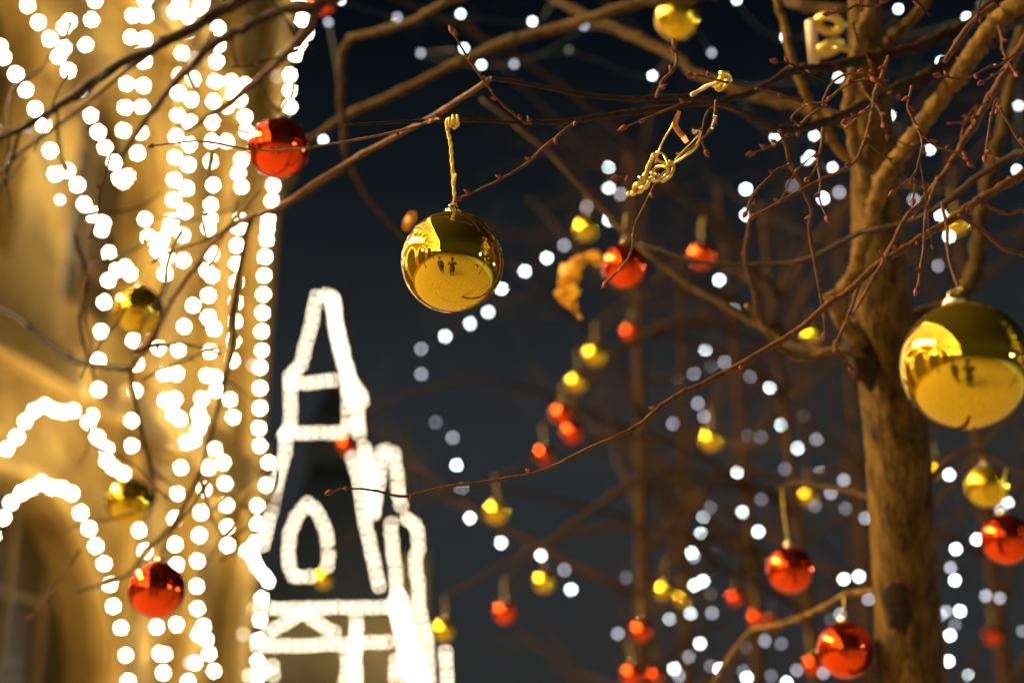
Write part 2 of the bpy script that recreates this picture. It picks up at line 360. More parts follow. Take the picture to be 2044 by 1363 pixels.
TG = [
 ('left edge of the tower tent roof traced in lights', [(632,593),(621,650),(609,689),(603,725),(579,752)], 0),
 ('bright right edge of the tower tent roof traced in lights', [(650,590),(666,594),(673,650),(686,712),(698,754),(722,792),(724,806)], 0),
 ('second right edge of the tower tent roof traced in lights', [(662,604),(676,690),(690,738),(700,790),(714,818),(718,867)], .5),
 ('upper horizontal row of lights under the tent roof', [(579,762),(610,764),(645,760),(680,758)], 0),
 ('left upright of lights on the small square storey', [(578,750),(580,800),(580,850),(569,862)], 0),
 ('right upright of lights on the small square storey', [(694,780),(696,820),(695,864)], 0),
 ('lower horizontal row of lights under the small square storey', [(569,864),(620,864),(700,864)], 0),
 ('long left slope of lights on the lower roof', [(569,869),(571,899),(559,941),(546,989),(541,1025),(531,1055),(525,1090)], 0),
 ('steep right slope of lights on the lower roof', [(698,898),(714,947),(722,1000),(733,1060),(747,1126),(756,1168)], 0),
 ('second steep slope of lights right of the lower roof', [(727,892),(734,930),(744,990),(745,1036)], .5),
 ('left side of the small pointed turret in lights', [(762,900),(757,947),(752,985),(744,1030)], .9),
 ('right side of the small pointed turret in lights', [(772,899),(787,905),(795,985),(807,1031),(833,1050),(836,1090),(827,1114),(830,1140),(836,1173),(836,1211),(851,1270),(856,1362)], .9),
 ('inner upright of lights below the small turret', [(780,1046),(783,1093),(789,1137),(792,1182),(800,1205)], .6),
 ('pointed arch of lights in the lower roof', [(653,1128),(656,1084),(650,1052),(629,1016),(614,1004),(594,1028),(579,1058),(576,1090),(576,1131),(588,1152),(630,1149)], 0),
 ('long horizontal row of lights under the pointed arch', [(503,1214),(600,1214),(700,1212),(790,1211)], 0),
 ('zigzag gable of lights below the long row', [(536,1262),(567,1244),(605,1220),(641,1247),(676,1268)], .2),
 ('lowest horizontal row of lights on the tower', [(515,1288),(600,1288),(700,1284),(786,1279)], 0),
 ('thick sloping band of lights at the tower lower right', [(800,1195),(812,1235),(822,1275),(834,1320),(846,1364)], -.2),
 ('bright upright of lights at the tower foot', [(712,1238),(709,1285),(708,1320),(712,1368)], -.1),
 ('short left upright of lights at the tower foot', [(694,1310),(689,1364)], 0),
 ('short right upright of lights at the tower foot', [(790,1318),(789,1366)], 0),
 ('separate upright of lights right of the tower foot', [(888,1300),(893,1368)], .9),
 ('dense second band of lights beside the thick sloping one', [(794,1185),(803,1230),(812,1275),(822,1320),(832,1366)], .3),
 ('third bright band of lights left of the thick sloping one', [(786,1200),(796,1250),(806,1300),(818,1364)], .5),
 ('curl of lights at the tower lower left corner', [(487,1267),(490,1297),(484,1327),(500,1350),(543,1327),(546,1350)], -.1),
]
ME_TB = ico('tower_bulb', 1, M['tower_bulb'])
for label, pts, dd in TG:
    P = [tv(x, y, dd) for x, y in pts]
    g = empty('light_garland', P[0], label, 'light garland', 'light garlands on the tower')
    sp_ = .20 if 'bright' in label or 'thick' in label or 'second' in label else .28
    mb = MB(); mb.tube([p - P[0] + Vector((0, .06, 0)) for p in P], [.012] * len(P), 5); obj('cable', mb.mesh('garland_cable', M['wire']), g)
    acc = 0
    for a, b in zip(P, P[1:]):
        Ld = (b - a).length; s = acc
        while s < Ld: obj('bulb', ME_TB, g, a.lerp(b, s / Ld) - P[0] + Vector((rnd.uniform(-.02, .02), 0, rnd.uniform(-.02, .02))), .06); s += sp_
        acc = s - Ld
# bracket that ties the far upright back to the tower
mb = MB(); a = tv(858, 1330, .9); b = tv(892, 1330, .9)
mb.tube([a - T0, b - T0], [.04, .04], 6); obj('bracket', mb.mesh('bracket', M['post']), tower)

# ------------------------------------------------------------------ near linden tree
TRD = 2.02
trunk_px = [(1838,1650,150),(1826,1480,140),(1820,1363,133),(1806,1150,128),(1793,913,126),(1781,800,122),(1768,690,124),(1758,600,112),(1750,450,98),(1742,300,84),(1732,150,72),(1724,0,62),(1716,-200,56),(1712,-420,40)]
tp = [(at(x, y, TRD + (.04 if y < 0 else 0)), wpx(w_, TRD) / 2) for x, y, w_ in trunk_px]
# carry the trunk down to the ground as a vertical stem
low = tp[0][0]; tb = Vector((low.x + .02, low.y, 0))
tp = [(tb, tp[0][1] * 1.5), (tb + Vector((0, 0, .12)), tp[0][1] * 1.15), (Vector((low.x + .01, low.y, low.z * .5)), tp[0][1] * 1.04)] + tp
tree = empty('linden_tree', tb, 'bare linden tree with mottled trunk and red budded twigs on the right', 'tree')
a, r = smooth_path(tp, 12); mb = MB(); mb.tube([p - tb for p in a], r, 32, wob=.035)
trunk = obj('trunk', mb.mesh('trunk', M['bark']), tree)
def knot(px, py, wd, hh, d, mm=None):
    c = at(px, py, d) - tb; rw = wpx(wd, d) / 2; rh = wpx(hh, d) / 2
    bm = bmesh.new(); bmesh.ops.create_icosphere(bm, subdivisions=3, radius=1)
    for v in bm.verts:
        f = 1 + .18 * math.sin(5 * v.co.x + 3) * math.cos(4 * v.co.z + 1)
        v.co = Vector((v.co.x * rw * f, v.co.y * rw * .34, v.co.z * rh * f)) + c
    for f in bm.faces: f.smooth = True
    me = bpy.data.meshes.new('knot'); bm.to_mesh(me); bm.free(); me.materials.append(mm or M['dark_twig']); return obj('knot', me, trunk)
knot(1790, 1212, 58, 105, TRD - .055); knot(1722, 705, 70, 150, TRD - .03); knot(1668, 603, 50, 52, TRD - .09, M['limb'])

bud_mb = MB(); bud_mb.lathe([(.08, -.15), (.36, .05), (.46, .35), (.36, .75), (.16, 1.15), (.03, 1.4)], 7)
ME_BUD = bud_mb.mesh('bud', M['bud'])
def bud(parent, p, dirv, s):
    o = obj('bud', ME_BUD, parent, p, s); o.rotation_mode = 'QUATERNION'; o.rotation_quaternion = Vector((0, 0, 1)).rotation_difference(dirv.normalized()); return o
NB_BUDS = [0]
def branch(pts, w0, w1, d0, d1, m='twig', parent=None, buds=0, tip=False, extra=0, k=8, name=None):
    """pts in px, widths px, depths m; base first. Adds buds and small random side shoots."""
    parent = parent or tree; n = len(pts); P = []
    for i, (x, y) in enumerate(pts):
        t = i / (n - 1); d = d0 + (d1 - d0) * t; wd = w0 + (w1 - w0) * t
        P.append((at(x, y, d) - tb, wpx(wd, d) / 2 * rnd.uniform(.93, 1.07)))
    a, r = smooth_path(P, 5)
    a = [p + Vector((rnd.uniform(-1, 1), rnd.uniform(-1, 1), rnd.uniform(-1, 1))) * r[i] * (.16 if k == 12 else .28 if r[i] > .004 else .2) for i, p in enumerate(a)]
    mb = MB(); mb.tube(a, r, k, wob=.06)
    # node swellings
    for i in range(4, len(a) - 2, 5):
        if rnd.random() < .6: mb.tube([a[i - 1], a[i], a[i + 1]], [r[i] * .6, r[i] * 1.35, r[i] * .6], 7)
    shoots = []
    for e in range(extra):
        i = rnd.randrange(2, len(a) - 1); t = (a[i] - a[i - 1]).normalized()
        side = Vector((rnd.uniform(-1, 1), rnd.uniform(-.7, .7), rnd.uniform(-1, .6))).normalized()
        dv = (t * .8 + side * .8).normalized(); q = a[i].copy(); ln = rnd.uniform(.03, .10); L_ = [q.copy()]; rr = [r[i] * .55]
        for s in range(5):
            dv = (dv + Vector((rnd.uniform(-.25, .25), rnd.uniform(-.25, .25), rnd.uniform(-.25, .25)))).normalized(); q = q + dv * ln / 5
            L_.append(q.copy()); rr.append(max(.0008, r[i] * .55 * (1 - .12 * s)))
        rr = [min(x, .0020) for x in rr]
        mb.tube(L_, rr, 6); shoots.append((L_[-1], dv, rr[-1])); shoots.append((L_[2], (dv + side * .8).normalized(), rr[2] * .8))
    nm = name or ('twig' if parent is not tree else 'branch')
    o = obj(nm, mb.mesh(nm, M[m]), parent)
    own = o if parent is tree else parent
    if NB_BUDS[0] < 290:
        for p, dv, rr in shoots: bud(own, p, dv, max(.0042, rr * 2.8)); NB_BUDS[0] += 1
        for e in range(buds):
            i = min(len(a) - 2, int((e + .6) / buds * len(a))); t = (a[i + 1] - a[i]).normalized()
            side = Vector((rnd.uniform(-1, 1), rnd.uniform(-.5, .2), rnd.uniform(-1, 1)))
            side = (side - t * side.dot(t)).normalized()
            bud(own, a[i] + side * r[i] * .7, t * .75 + side, rnd.uniform(.0042, .0058)); NB_BUDS[0] += 1
        if tip: bud(own, a[-1], a[-1] - a[-2], .0068); NB_BUDS[0] += 1
    return o

# limbs
big = branch([(1720,690),(1668,612),(1693,569),(1712,532),(1718,495),(1727,470),(1741,437),(1750,400),(1766,354),(1788,322),(1810,291),(1832,262),(1854,229),(1873,204),(1891,176),(1913,154),(1935,120),(1957,82),(1993,40),(2015,22),(2044,4),(2100,-50),(2160,-130)], 30, 38, 1.98, 1.72, 'limb', k=12)
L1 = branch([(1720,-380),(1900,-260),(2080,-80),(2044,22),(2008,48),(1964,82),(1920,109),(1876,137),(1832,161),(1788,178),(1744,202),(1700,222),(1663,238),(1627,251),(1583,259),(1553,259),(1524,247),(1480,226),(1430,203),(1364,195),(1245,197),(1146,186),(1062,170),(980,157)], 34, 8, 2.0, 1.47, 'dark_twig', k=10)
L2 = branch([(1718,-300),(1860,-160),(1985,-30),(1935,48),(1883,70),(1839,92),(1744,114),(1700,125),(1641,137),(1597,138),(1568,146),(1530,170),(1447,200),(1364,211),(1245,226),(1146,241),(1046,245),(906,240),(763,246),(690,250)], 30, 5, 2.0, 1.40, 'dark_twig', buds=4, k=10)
R3 = branch([(2160,230),(2100,300),(2044,347),(2008,369),(1950,402),(1913,429),(1883,448),(1847,470),(1795,503),(1744,537),(1685,588),(1647,612),(1597,656),(1497,716),(1400,768),(1364,783),(1320,810),(1270,852),(1180,893),(1080,940),(990,958),(900,970),(820,988),(790,989),(740,977),(690,975),(662,981)], 20, 3.5, 1.62, 1.36, 'twig', buds=9, tip=True, k=9)
branch([(2230,-60),(2190,120),(2160,230)], 34, 20, 1.80, 1.62, 'limb')
R1 = branch([(2130,-90),(2044,82),(2023,117),(2001,154),(1979,191),(1949,243),(1920,288),(1898,328),(1869,367),(1839,404),(1810,434),(1790,470),(1765,520),(1740,560)], 20, 8, 1.65, 1.5, 'twig', buds=3, extra=3)
R2 = branch([(2170,250),(2100,285),(2044,303),(2023,309),(1979,335),(1935,366),(1898,397),(1847,429),(1803,445),(1744,459),(1715,465),(1663,494),(1619,514),(1568,526),(1496,528),(1417,527),(1367,517),(1318,499),(1278,487)], 15, 9, 1.55, 1.95, 'dark_twig', buds=3)
branch([(1722,690),(1690,700),(1640,702),(1600,695),(1564,683),(1514,650),(1430,603),(1364,563),(1298,511),(1250,468),(1212,430),(1146,360),(1096,306),(1026,250),(960,197)], 20, 6, 2.05, 2.7, 'shaded_limb')
branch([(1722,705),(1653,704),(1613,716),(1577,709),(1544,683),(1520,643),(1490,608)], 14, 11, 1.98, 1.9, 'limb')
branch([(1510,632),(1506,591),(1492,539),(1487,503),(1495,448),(1498,400)], 9, 7, 1.9, 1.75)
branch([(1735,240),(1680,238),(1600,215),(1500,190),(1400,150),(1340,110),(1260,70),(1180,35),(1110,0),(1040,-40)], 30, 17, 2.08, 2.7, 'shaded_limb')
branch([(1715,-150),(1560,-60),(1400,-10),(1300,0),(1200,28),(1120,55),(1000,88),(900,132),(780,192),(690,232),(600,290)], 30, 12, 2.1, 2.8, 'shaded_limb')
branch([(1714,-260),(1400,-180),(1100,-80),(890,5),(830,40),(760,62),(690,88),(680,180),(690,300),(712,355),(745,410),(790,460),(805,480)], 22, 8, 2.1, 3.0, 'shaded_limb')
branch([(1700,330),(1650,260),(1617,205),(1597,165),(1580,117),(1564,43),(1551,0),(1540,-80)], 20, 14, 2.0, 1.95, 'limb')
branch([(1732,380),(1710,300),(1694,230),(1700,160),(1712,80),(1735,20),(1750,-60)], 28, 24, 1.95, 1.9, 'limb')
branch([(1740,120),(1800,60),(1850,0),(1880,-60)], 26, 20, 2.05, 2.1, 'bark')
branch([(1765,640),(1870,625),(1925,590),(1950,530),(1954,473),(1960,420),(1967,390),(1976,354),(1991,295),(2001,266),(2012,200),(2030,100),(2050,-20)], 38, 22, 2.08, 2.5, 'shaded_limb')
branch([(1690,22),(1600,8),(1580,2),(1520,-30)], 26, 22, 2.1, 2.4, 'shaded_limb')
# traced twigs
branch([(1985,12),(1942,44),(1905,94),(1885,124)], 14, 10, 1.5, 1.48, 'twig', L1, buds=2)
T1 = branch([(1555,261),(1568,288),(1574,317),(1580,332),(1594,361),(1608,391),(1619,419),(1615,456),(1624,503),(1631,547),(1639,591),(1647,640),(1647,665)], 9, 7, 1.50, 1.6, 'twig', L1, buds=3, tip=True)
branch([(1577,329),(1549,341),(1539,351),(1515,375),(1502,395),(1490,424)], 6.5, 6, 1.5, 1.42, 'twig', L1, buds=2, tip=True)
branch([(1775,112),(1769,125),(1759,154),(1749,176),(1744,197),(1740,226),(1732,263),(1721,294),(1707,322),(1685,338),(1627,364),(1568,397),(1507,430)], 9, 6, 1.5, 1.5, 'twig', L1, buds=5, tip=True, extra=2)
branch([(1643,256),(1640,288),(1634,317),(1633,339),(1638,361),(1636,397),(1649,432)], 6.5, 4, 1.5, 1.42, 'twig', L1, buds=2, tip=True, extra=1)
branch([(1634,326),(1623,345),(1612,358)], 4.5, 4, 1.45, 1.42, 'twig', L1, tip=True)
branch([(1600,262),(1571,273),(1546,288),(1534,294),(1502,306)], 5, 4, 1.46, 1.42, 'twig', L1, buds=6, tip=True)
branch([(1594,253),(1612,234),(1641,212),(1644,200),(1659,169),(1678,153),(1700,147),(1730,148),(1740,156)], 6, 4.5, 1.48, 1.44, 'twig', L1, buds=2, tip=True)
branch([(1641,212),(1653,200),(1678,178),(1707,163),(1737,158),(1774,161)], 5.5, 5, 1.46, 1.44, 'twig', L1, buds=3)
branch([(1800,-20),(1760,8),(1738,12),(1707,12),(1693,19),(1656,28)], 6, 5, 1.5, 1.45, 'twig', L2, buds=3, tip=True)
branch([(1640,214),(1583,198),(1539,183),(1489,173),(1440,162),(1400,152),(1380,150)], 6, 4, 1.47, 1.4, 'twig', L1, buds=6, tip=True)
branch([(1600,250),(1580,236),(1605,212),(1620,206),(1650,205)], 5, 4, 1.46, 1.44, 'twig', L1, buds=1)
branch([(1746,205),(1735,222),(1700,236),(1690,242)], 4, 4, 1.44, 1.42, 'twig', L1, buds=1, tip=True)
branch([(1990,196),(1986,204),(1976,247),(1971,281),(1967,311)], 6, 4, 1.5, 1.46, 'twig', R1, buds=4, tip=True, extra=1)
branch([(1985,205),(1992,212),(2008,238),(2030,276),(2050,300)], 5, 4, 1.5, 1.47, 'twig', R1, buds=2, tip=True)
branch([(1820,172),(1814,200),(1812,215),(1825,244),(1839,268),(1861,287),(1883,298),(1905,304),(1933,323)], 6, 4, 1.45, 1.42, 'twig', L1, buds=6, tip=True)
branch([(1835,262),(1841,288),(1835,317),(1823,351),(1785,382)], 5, 4, 1.43, 1.41, 'twig', L1, buds=2, tip=True, extra=1)
branch([(1824,350),(1826,373),(1823,399)], 4, 3.5, 1.42, 1.4, 'twig', L1, tip=True)
branch([(1870,366),(1856,400),(1847,437),(1845,481),(1838,539),(1831,578)], 8, 6, 1.52, 1.45, 'twig', R1, buds=2, tip=True)
branch([(1880,405),(1882,416),(1891,459),(1891,495),(1900,539),(1916,580)], 7, 5, 1.52, 1.2, 'twig', R2, buds=1)
branch([(1915,430),(1930,440),(1964,462),(2001,494),(2044,508),(2080,512)], 10, 8, 1.55, 1.6, 'twig', R3, buds=2, tip=True)
branch([(1930,418),(1950,404),(1973,412),(2008,426),(2044,419),(2090,410)], 10, 7, 1.55, 1.6, 'twig', R3, buds=2)
branch([(2030,104),(2000,128),(1971,135),(1927,158),(1876,151)], 5, 4.5, 1.47, 1.42, 'twig', R1, buds=4, tip=True)
branch([(2005,138),(1985,150),(1961,164)], 4, 4, 1.46, 1.44, 'twig', R1, buds=1, tip=True)
branch([(1720,556),(1690,640),(1668,690),(1690,720),(1700,735)], 7, 5, 1.55, 1.6, 'twig', R3, buds=3, tip=True)
branch([(1790,470),(1760,520),(1730,580),(1700,630),(1670,680)], 7, 6, 1.55, 1.6, 'twig', R1, buds=2, tip=True)
branch([(1060,246),(1046,243),(1000,205),(965,160),(930,110),(905,66)], 6.5, 4, 1.40, 1.40, 'twig', L2, buds=6, tip=True)
branch([(1150,242),(1140,250),(1085,295),(1040,335),(975,370),(920,395)], 6.5, 5, 1.40, 1.40, 'twig', L2, buds=5, tip=True)
branch([(1380,204),(1360,208),(1310,228),(1250,253)], 5, 3.5, 1.40, 1.40, 'twig', L2, buds=2, tip=True)
branch([(1430,200),(1425,240),(1410,270),(1350,320),(1310,365),(1292,400),(1268,450),(1264,479),(1254,515),(1213,562)], 7, 4, 1.42, 1.44, 'twig', L1, buds=5, tip=True)
branch([(1330,330),(1290,348),(1235,354)], 4, 3, 1.41, 1.40, 'twig', L1, buds=2, tip=True)
branch([(1310,196),(1325,160),(1350,130),(1347,92)], 8, 6, 1.46, 1.48, 'twig', L1, buds=3, tip=True)
branch([(1480,225),(1420,215),(1400,270),(1408,300)], 5, 4, 1.44, 1.42, 'twig', L1, buds=1, tip=True)
branch([(980,157),(860,234),(690,326),(560,410),(500,432),(440,470),(380,545),(335,612),(305,670),(262,735)], 11, 9, 1.60, 2.3, 'twig', None, buds=4)
branch([(880,238),(860,240),(830,252),(760,270),(640,291),(560,300),(490,297),(400,282),(306,291)], 6, 3.5, 1.42, 1.55, 'twig', L2, buds=5, tip=True)
# left-hand boughs seen against the building
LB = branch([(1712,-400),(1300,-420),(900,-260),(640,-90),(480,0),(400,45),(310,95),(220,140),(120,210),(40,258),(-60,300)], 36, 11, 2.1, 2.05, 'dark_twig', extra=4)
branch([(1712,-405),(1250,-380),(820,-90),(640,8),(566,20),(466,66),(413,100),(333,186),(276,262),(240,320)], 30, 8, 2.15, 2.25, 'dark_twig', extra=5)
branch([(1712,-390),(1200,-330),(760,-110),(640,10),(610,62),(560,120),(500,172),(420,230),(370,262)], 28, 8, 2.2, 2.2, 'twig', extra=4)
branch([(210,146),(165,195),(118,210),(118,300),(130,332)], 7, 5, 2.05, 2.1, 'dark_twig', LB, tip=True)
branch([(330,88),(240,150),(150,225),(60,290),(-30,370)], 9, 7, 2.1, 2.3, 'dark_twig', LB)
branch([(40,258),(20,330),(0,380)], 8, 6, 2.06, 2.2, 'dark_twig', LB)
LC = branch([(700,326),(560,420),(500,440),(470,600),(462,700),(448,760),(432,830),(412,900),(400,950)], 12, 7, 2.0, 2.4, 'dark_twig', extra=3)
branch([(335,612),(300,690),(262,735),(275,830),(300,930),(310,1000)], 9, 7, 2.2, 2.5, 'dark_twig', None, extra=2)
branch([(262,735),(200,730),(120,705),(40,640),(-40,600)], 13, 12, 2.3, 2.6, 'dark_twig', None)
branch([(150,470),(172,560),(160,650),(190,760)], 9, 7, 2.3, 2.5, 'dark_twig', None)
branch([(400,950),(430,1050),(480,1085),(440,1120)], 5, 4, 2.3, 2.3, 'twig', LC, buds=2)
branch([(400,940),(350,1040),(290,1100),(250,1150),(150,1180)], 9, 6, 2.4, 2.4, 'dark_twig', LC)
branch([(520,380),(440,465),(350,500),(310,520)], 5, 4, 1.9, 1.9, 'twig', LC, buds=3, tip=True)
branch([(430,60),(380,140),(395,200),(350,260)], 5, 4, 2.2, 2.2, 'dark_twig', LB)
for _ in range(26):   # thin blurred shoots against the building
    x = rnd.uniform(20, 520); y = rnd.uniform(60, 1250); a_ = rnd.choice((-.6, -.5, 2.4, 1.7, 1.4)) + rnd.uniform(-.5, .5); pp = [(x, y)]
    for s in range(5): a_ += rnd.uniform(-.35, .35); x += 34 * math.cos(a_); y += 34 * math.sin(a_); pp.append((x, y))
    dd = rnd.uniform(1.75, 2.5); branch(pp, rnd.uniform(4, 6.5), 3, dd, dd + rnd.uniform(-.2, .2), rnd.choice(('twig', 'dark_twig', 'dark_twig')), rnd.choice((LB, LC)), buds=rnd.choice((0, 1, 2)), tip=rnd.random() < .5)
# lower right
LR = branch([(1760,1172),(1743,1179),(1683,1189),(1630,1219),(1580,1239),(1530,1252),(1497,1259),(1457,1312),(1420,1370)], 16, 9, 2.06, 2.4, 'limb')
branch([(1790,1010),(1850,960),(1930,900),(2010,930),(2090,960)], 16, 9, 2.1, 2.5, 'twig', None)
branch([(1760,1000),(1690,980),(1600,965),(1555,975)], 14, 9, 2.1, 2.45, 'far_bark', None)
for _ in range(10):   # fine bare shoots through the upper right of the crown
    x = rnd.uniform(1560, 2040); y = rnd.uniform(20, 260); a_ = rnd.uniform(-2.6, -.5) + math.pi * rnd.choice((0, 1)); pp = [(x, y)]
    for s in range(4): a_ += rnd.uniform(-.4, .4); x += 26 * math.cos(a_); y += 26 * math.sin(a_); pp.append((x, y))
    branch(pp, 5, 3.5, rnd.uniform(1.45, 1.75), rnd.uniform(1.45, 1.75), rnd.choice(('twig', 'dark_twig')), rnd.choice((L1, R1, L2)), buds=2, tip=True)

# ------------------------------------------------------------------ trees further back
FT = []
def far_tree(px, d, h, tw, label, seed, lean=0, spread=1.0, fork=.42):
    global rnd
    keep = rnd; rnd = random.Random(seed)
    p = at(px, 1200, d); base = Vector((p.x, p.y, 0)); t = empty('bare_tree', base, label, 'tree', 'bare trees behind the linden')
    top = Vector((lean, .1, h)); P = []
    for i in range(9):
        s = i / 8; P.append((Vector((lean * s + .05 * math.sin(4 * s + seed), .04 * math.cos(5 * s), h * s)), tw / 2 * (1.25 if i == 0 else 1 - .75 * s)))
    a, r = smooth_path(P, 3); mb = MB(); mb.tube(a, r, 10, wob=.05); obj('trunk', mb.mesh('far_trunk', M['far_bark']), t)
    def grow(mb, q, dv, ln, rr, lev):
        pts = [q.copy()]; rad = [rr]; n = 6
        for s in range(n):
            dv = (dv + Vector((rnd.uniform(-.22, .22), rnd.uniform(-.22, .22), rnd.uniform(-.14, .2)))).normalized()
            q = q + dv * ln / n; pts.append(q.copy()); rad.append(rr * (1 - .12 * (s + 1)))
            if lev < 3 and s >= 1 and rnd.random() < .8:
                sd = Vector((rnd.uniform(-1, 1), rnd.uniform(-1, 1), rnd.uniform(-.5, .7))).normalized()
                grow(mb, q, (dv * .7 + sd).normalized(), ln * rnd.uniform(.4, .65), rad[-1] * .6, lev + 1)
        mb.tube(pts, rad, 5 if lev else 6)
    for b in range(10):
        s = fork + (.97 - fork) * b / 9; i = min(len(a) - 1, int(s * (len(a) - 1))); an = b * 2.4 + seed
        mb = MB(); grow(mb, a[i], Vector((math.cos(an), math.sin(an), rnd.uniform(.2, .8))).normalized(), rnd.uniform(1.0, 1.7) * spread, max(.008, r[i] * .55), 0)
        obj('branch', mb.mesh('far_branch', M['far_bark']), t)
    FT.append((t, base, h)); rnd = keep; return t
far_tree(1270, 7.0, 5.4, .12, 'slim bare tree standing just right of the gold bauble', 11)
far_tree(1485, 7.4, 5.4, .11, 'thin bare tree between the gold bauble and the near trunk', 12)
far_tree(1600, 5.6, 4.4, .08, 'thin bare tree just left of the near linden trunk', 13)
far_tree(2005, 6.6, 5.2, .12, 'bare tree behind the right side of the linden', 15)
far_tree(1375, 10.5, 6.4, .14, 'farthest bare tree in the middle of the light strings', 16, spread=1.2)
far_tree(1720, 9.0, 6.2, .13, 'far bare tree hidden mostly behind the linden trunk', 17, spread=1.2)

# ------------------------------------------------------------------ fairy light strings
o4 = lambda L_: [(680 + x / K, y / K, l) for x, y, l in L_]
o5 = lambda L_: [(680 + x / K, 450 + y / K, l) for x, y, l in L_]
o6 = lambda L_: [(680 + x / K, 913 + y / K, l) for x, y, l in L_]
o7 = lambda L_: [(1364 + x / K, y / K, l) for x, y, l in L_]
o8 = lambda L_: [(1364 + x / K, 450 + y / K, l) for x, y, l in L_]
o9 = lambda L_: [(1364 + x / K, 913 + y / K, l) for x, y, l in L_]
o1 = lambda L_: [(x / K, y / K, l) for x, y, l in L_]
b, m, d, v = 'bmdv'
FS = [
 ('white fairy lights sweeping down left behind the large gold bauble', 9.0, 'far', o4([(1605,1008,b),(1610,1130,b),(1680,1165,m),(1475,1240,m),(1610,1320,b)]) + o5([(1420,20,b),(1340,120,m),(1237,195,b),(1105,275,b),(965,380,b),(885,520,b),(777,588,b),(628,665,b),(483,740,m),(483,892,m)])),
 ('white fairy lights dropping beside the tower and along the long twig', 9.3, 'far', o5([(570,1180,d),(672,1273,m)]) + o6([(695,45,b),(727,195,b),(775,362,b),(962,510,b),(1118,570,d),(1203,587,b),(1342,673,m),(1382,790,b)])),
 ('fairy lights low in the middle around the small red baubles', 8.2, 'far', o6([(1782,636,m),(1713,720,d),(1978,963,b),(1663,1055,m),(1838,1112,d),(2000,1265,b),(2030,1310,m)]) + o9([(40,938,b),(172,932,m),(100,1113,b),(35,1195,m)])),
 ('fairy lights falling from the far red bauble past the long twig', 8.6, 'far', o8([(215,328,b),(303,500,m),(197,618,b),(135,742,b),(163,840,m),(62,888,m)]) + o5([(2020,908,m),(1993,1188,m)]) + o8([(87,1067,m),(123,1147,m)])),
 ('fairy lights running right under the long twig toward the trunk', 8.9, 'far', o8([(247,820,m),(338,835,d),(400,912,m),(520,970,b),(590,1197,b),(385,1265,d),(465,1270,d),(340,1340,d),(685,1335,b),(797,1285,m),(720,1145,v)])),
 ('dense fairy lights left of the leftmost lower right red bauble', 8.3, 'far', o9([(322,88,b),(365,213,b),(357,325,b),(417,362,d),(467,250,d),(610,68,d),(450,443,b),(345,510,m),(165,295,m),(122,350,b),(105,458,b),(203,515,m),(50,570,b),(62,595,m)])),
 ('short chain of fairy lights below the dense cluster', 8.0, 'far', o9([(205,662,b),(170,660,d),(118,740,b),(68,765,b),(165,818,v)])),
 ('fairy lights around the small gold bauble left of the trunk', 7.2, 'far', o9([(825,95,b),(962,135,m),(885,213,m),(973,305,d),(1092,363,m),(790,290,d),(700,400,m)])),
 ('pair of bright fairy lights and dim ones touching the trunk left side', 7.0, 'far', o9([(963,728,b),(1053,712,b),(1110,850,m),(940,940,m),(885,970,v)])),
 ('fairy lights along the bottom edge left of the trunk', 7.6, 'far', o9([(488,1097,m),(588,1115,d),(375,1140,v),(165,1250,d),(217,1267,b),(360,1280,d),(380,1320,b),(527,1308,d),(620,1350,b),(680,1275,m),(840,1290,m)])),
 ('fairy lights hanging down the right side of the trunk', 6.2, 'far', o9([(1595,103,b),(1760,490,b),(1635,548,b),(1603,660,m),(1630,735,b),(1580,920,m),(1660,920,b),(1548,940,m),(1630,1000,d),(1600,1065,b),(1590,1220,b),(1703,1297,b)])),
 ('few fairy lights at the lower right edge by the red bauble', 6.0, 'far', o9([(1950,275,b),(1905,310,m),(1815,828,m),(1898,842,m),(2035,1040,d)])),
 ('scattered fairy lights among the boughs at the upper left', 3.6, 'near', o1([(1970,135,m),(1940,840,b),(490,555,b),(360,1200,b),(170,775,d),(60,950,d)])),
 ('fairy lights across the dark sky along the top centre', 3.9, 'near', o4([(0,0,b),(340,105,m),(330,150,b),(720,85,b),(1150,130,b),(1310,0,b),(1655,175,b),(1460,155,m),(1040,385,m),(480,320,m),(740,290,b),(845,390,b),(1370,300,v),(1870,455,b)]) + o7([(10,110,b),(170,318,m)])),
 ('bright fairy lights threaded through the crown at the upper right', 3.7, 'near', o7([(320,0,b),(610,225,b),(1290,55,b),(1172,235,b),(1700,105,b),(1785,25,v),(1545,370,b),(930,465,b),(355,525,b),(550,825,b),(785,815,b),(740,960,b),(762,935,b),(895,1005,b),(1197,935,b),(1240,695,b),(1480,900,b),(2010,635,b),(2000,1020,b),(2035,210,b)])),
 ('fairy lights behind the twigs where the limb meets the trunk', 7.5, 'far', o7([(375,1135,b),(378,1290,b),(655,1115,d),(838,1190,b),(935,1155,m),(1383,1200,m),(1545,1290,b)]) + o8([(1595,65,b),(1532,242,m)])),
]
FBM = {k_ + l_: ico('fairy_bulb', 1, M[k_ + l_]) for k_ in ('near', 'far') for l_ in 'bmdv'}
for label, dep, kd, pts in FS:
    P = [(at(x, y, dep + rnd.uniform(-.25, .25)), l_) for x, y, l_ in pts]; o0 = P[0][0]
    g = empty('fairy_light_string', o0, label, 'fairy lights', 'fairy light strings in the trees')
    wp = [(p - o0 + Vector((0, .012, 0)), .0014) for p, l_ in P]; a, r = smooth_path(wp, 3); mb = MB(); mb.tube(a, r, 4); obj('wire', mb.mesh('fairy_wire', M['wire']), g)
    rr = (.0064 if kd == 'near' else .0105) * (dep / (3.8 if kd == 'near' else 8.5)) ** .5
    for p, l_ in P: obj('bulb', FBM[kd + l_], g, p - o0, rr)

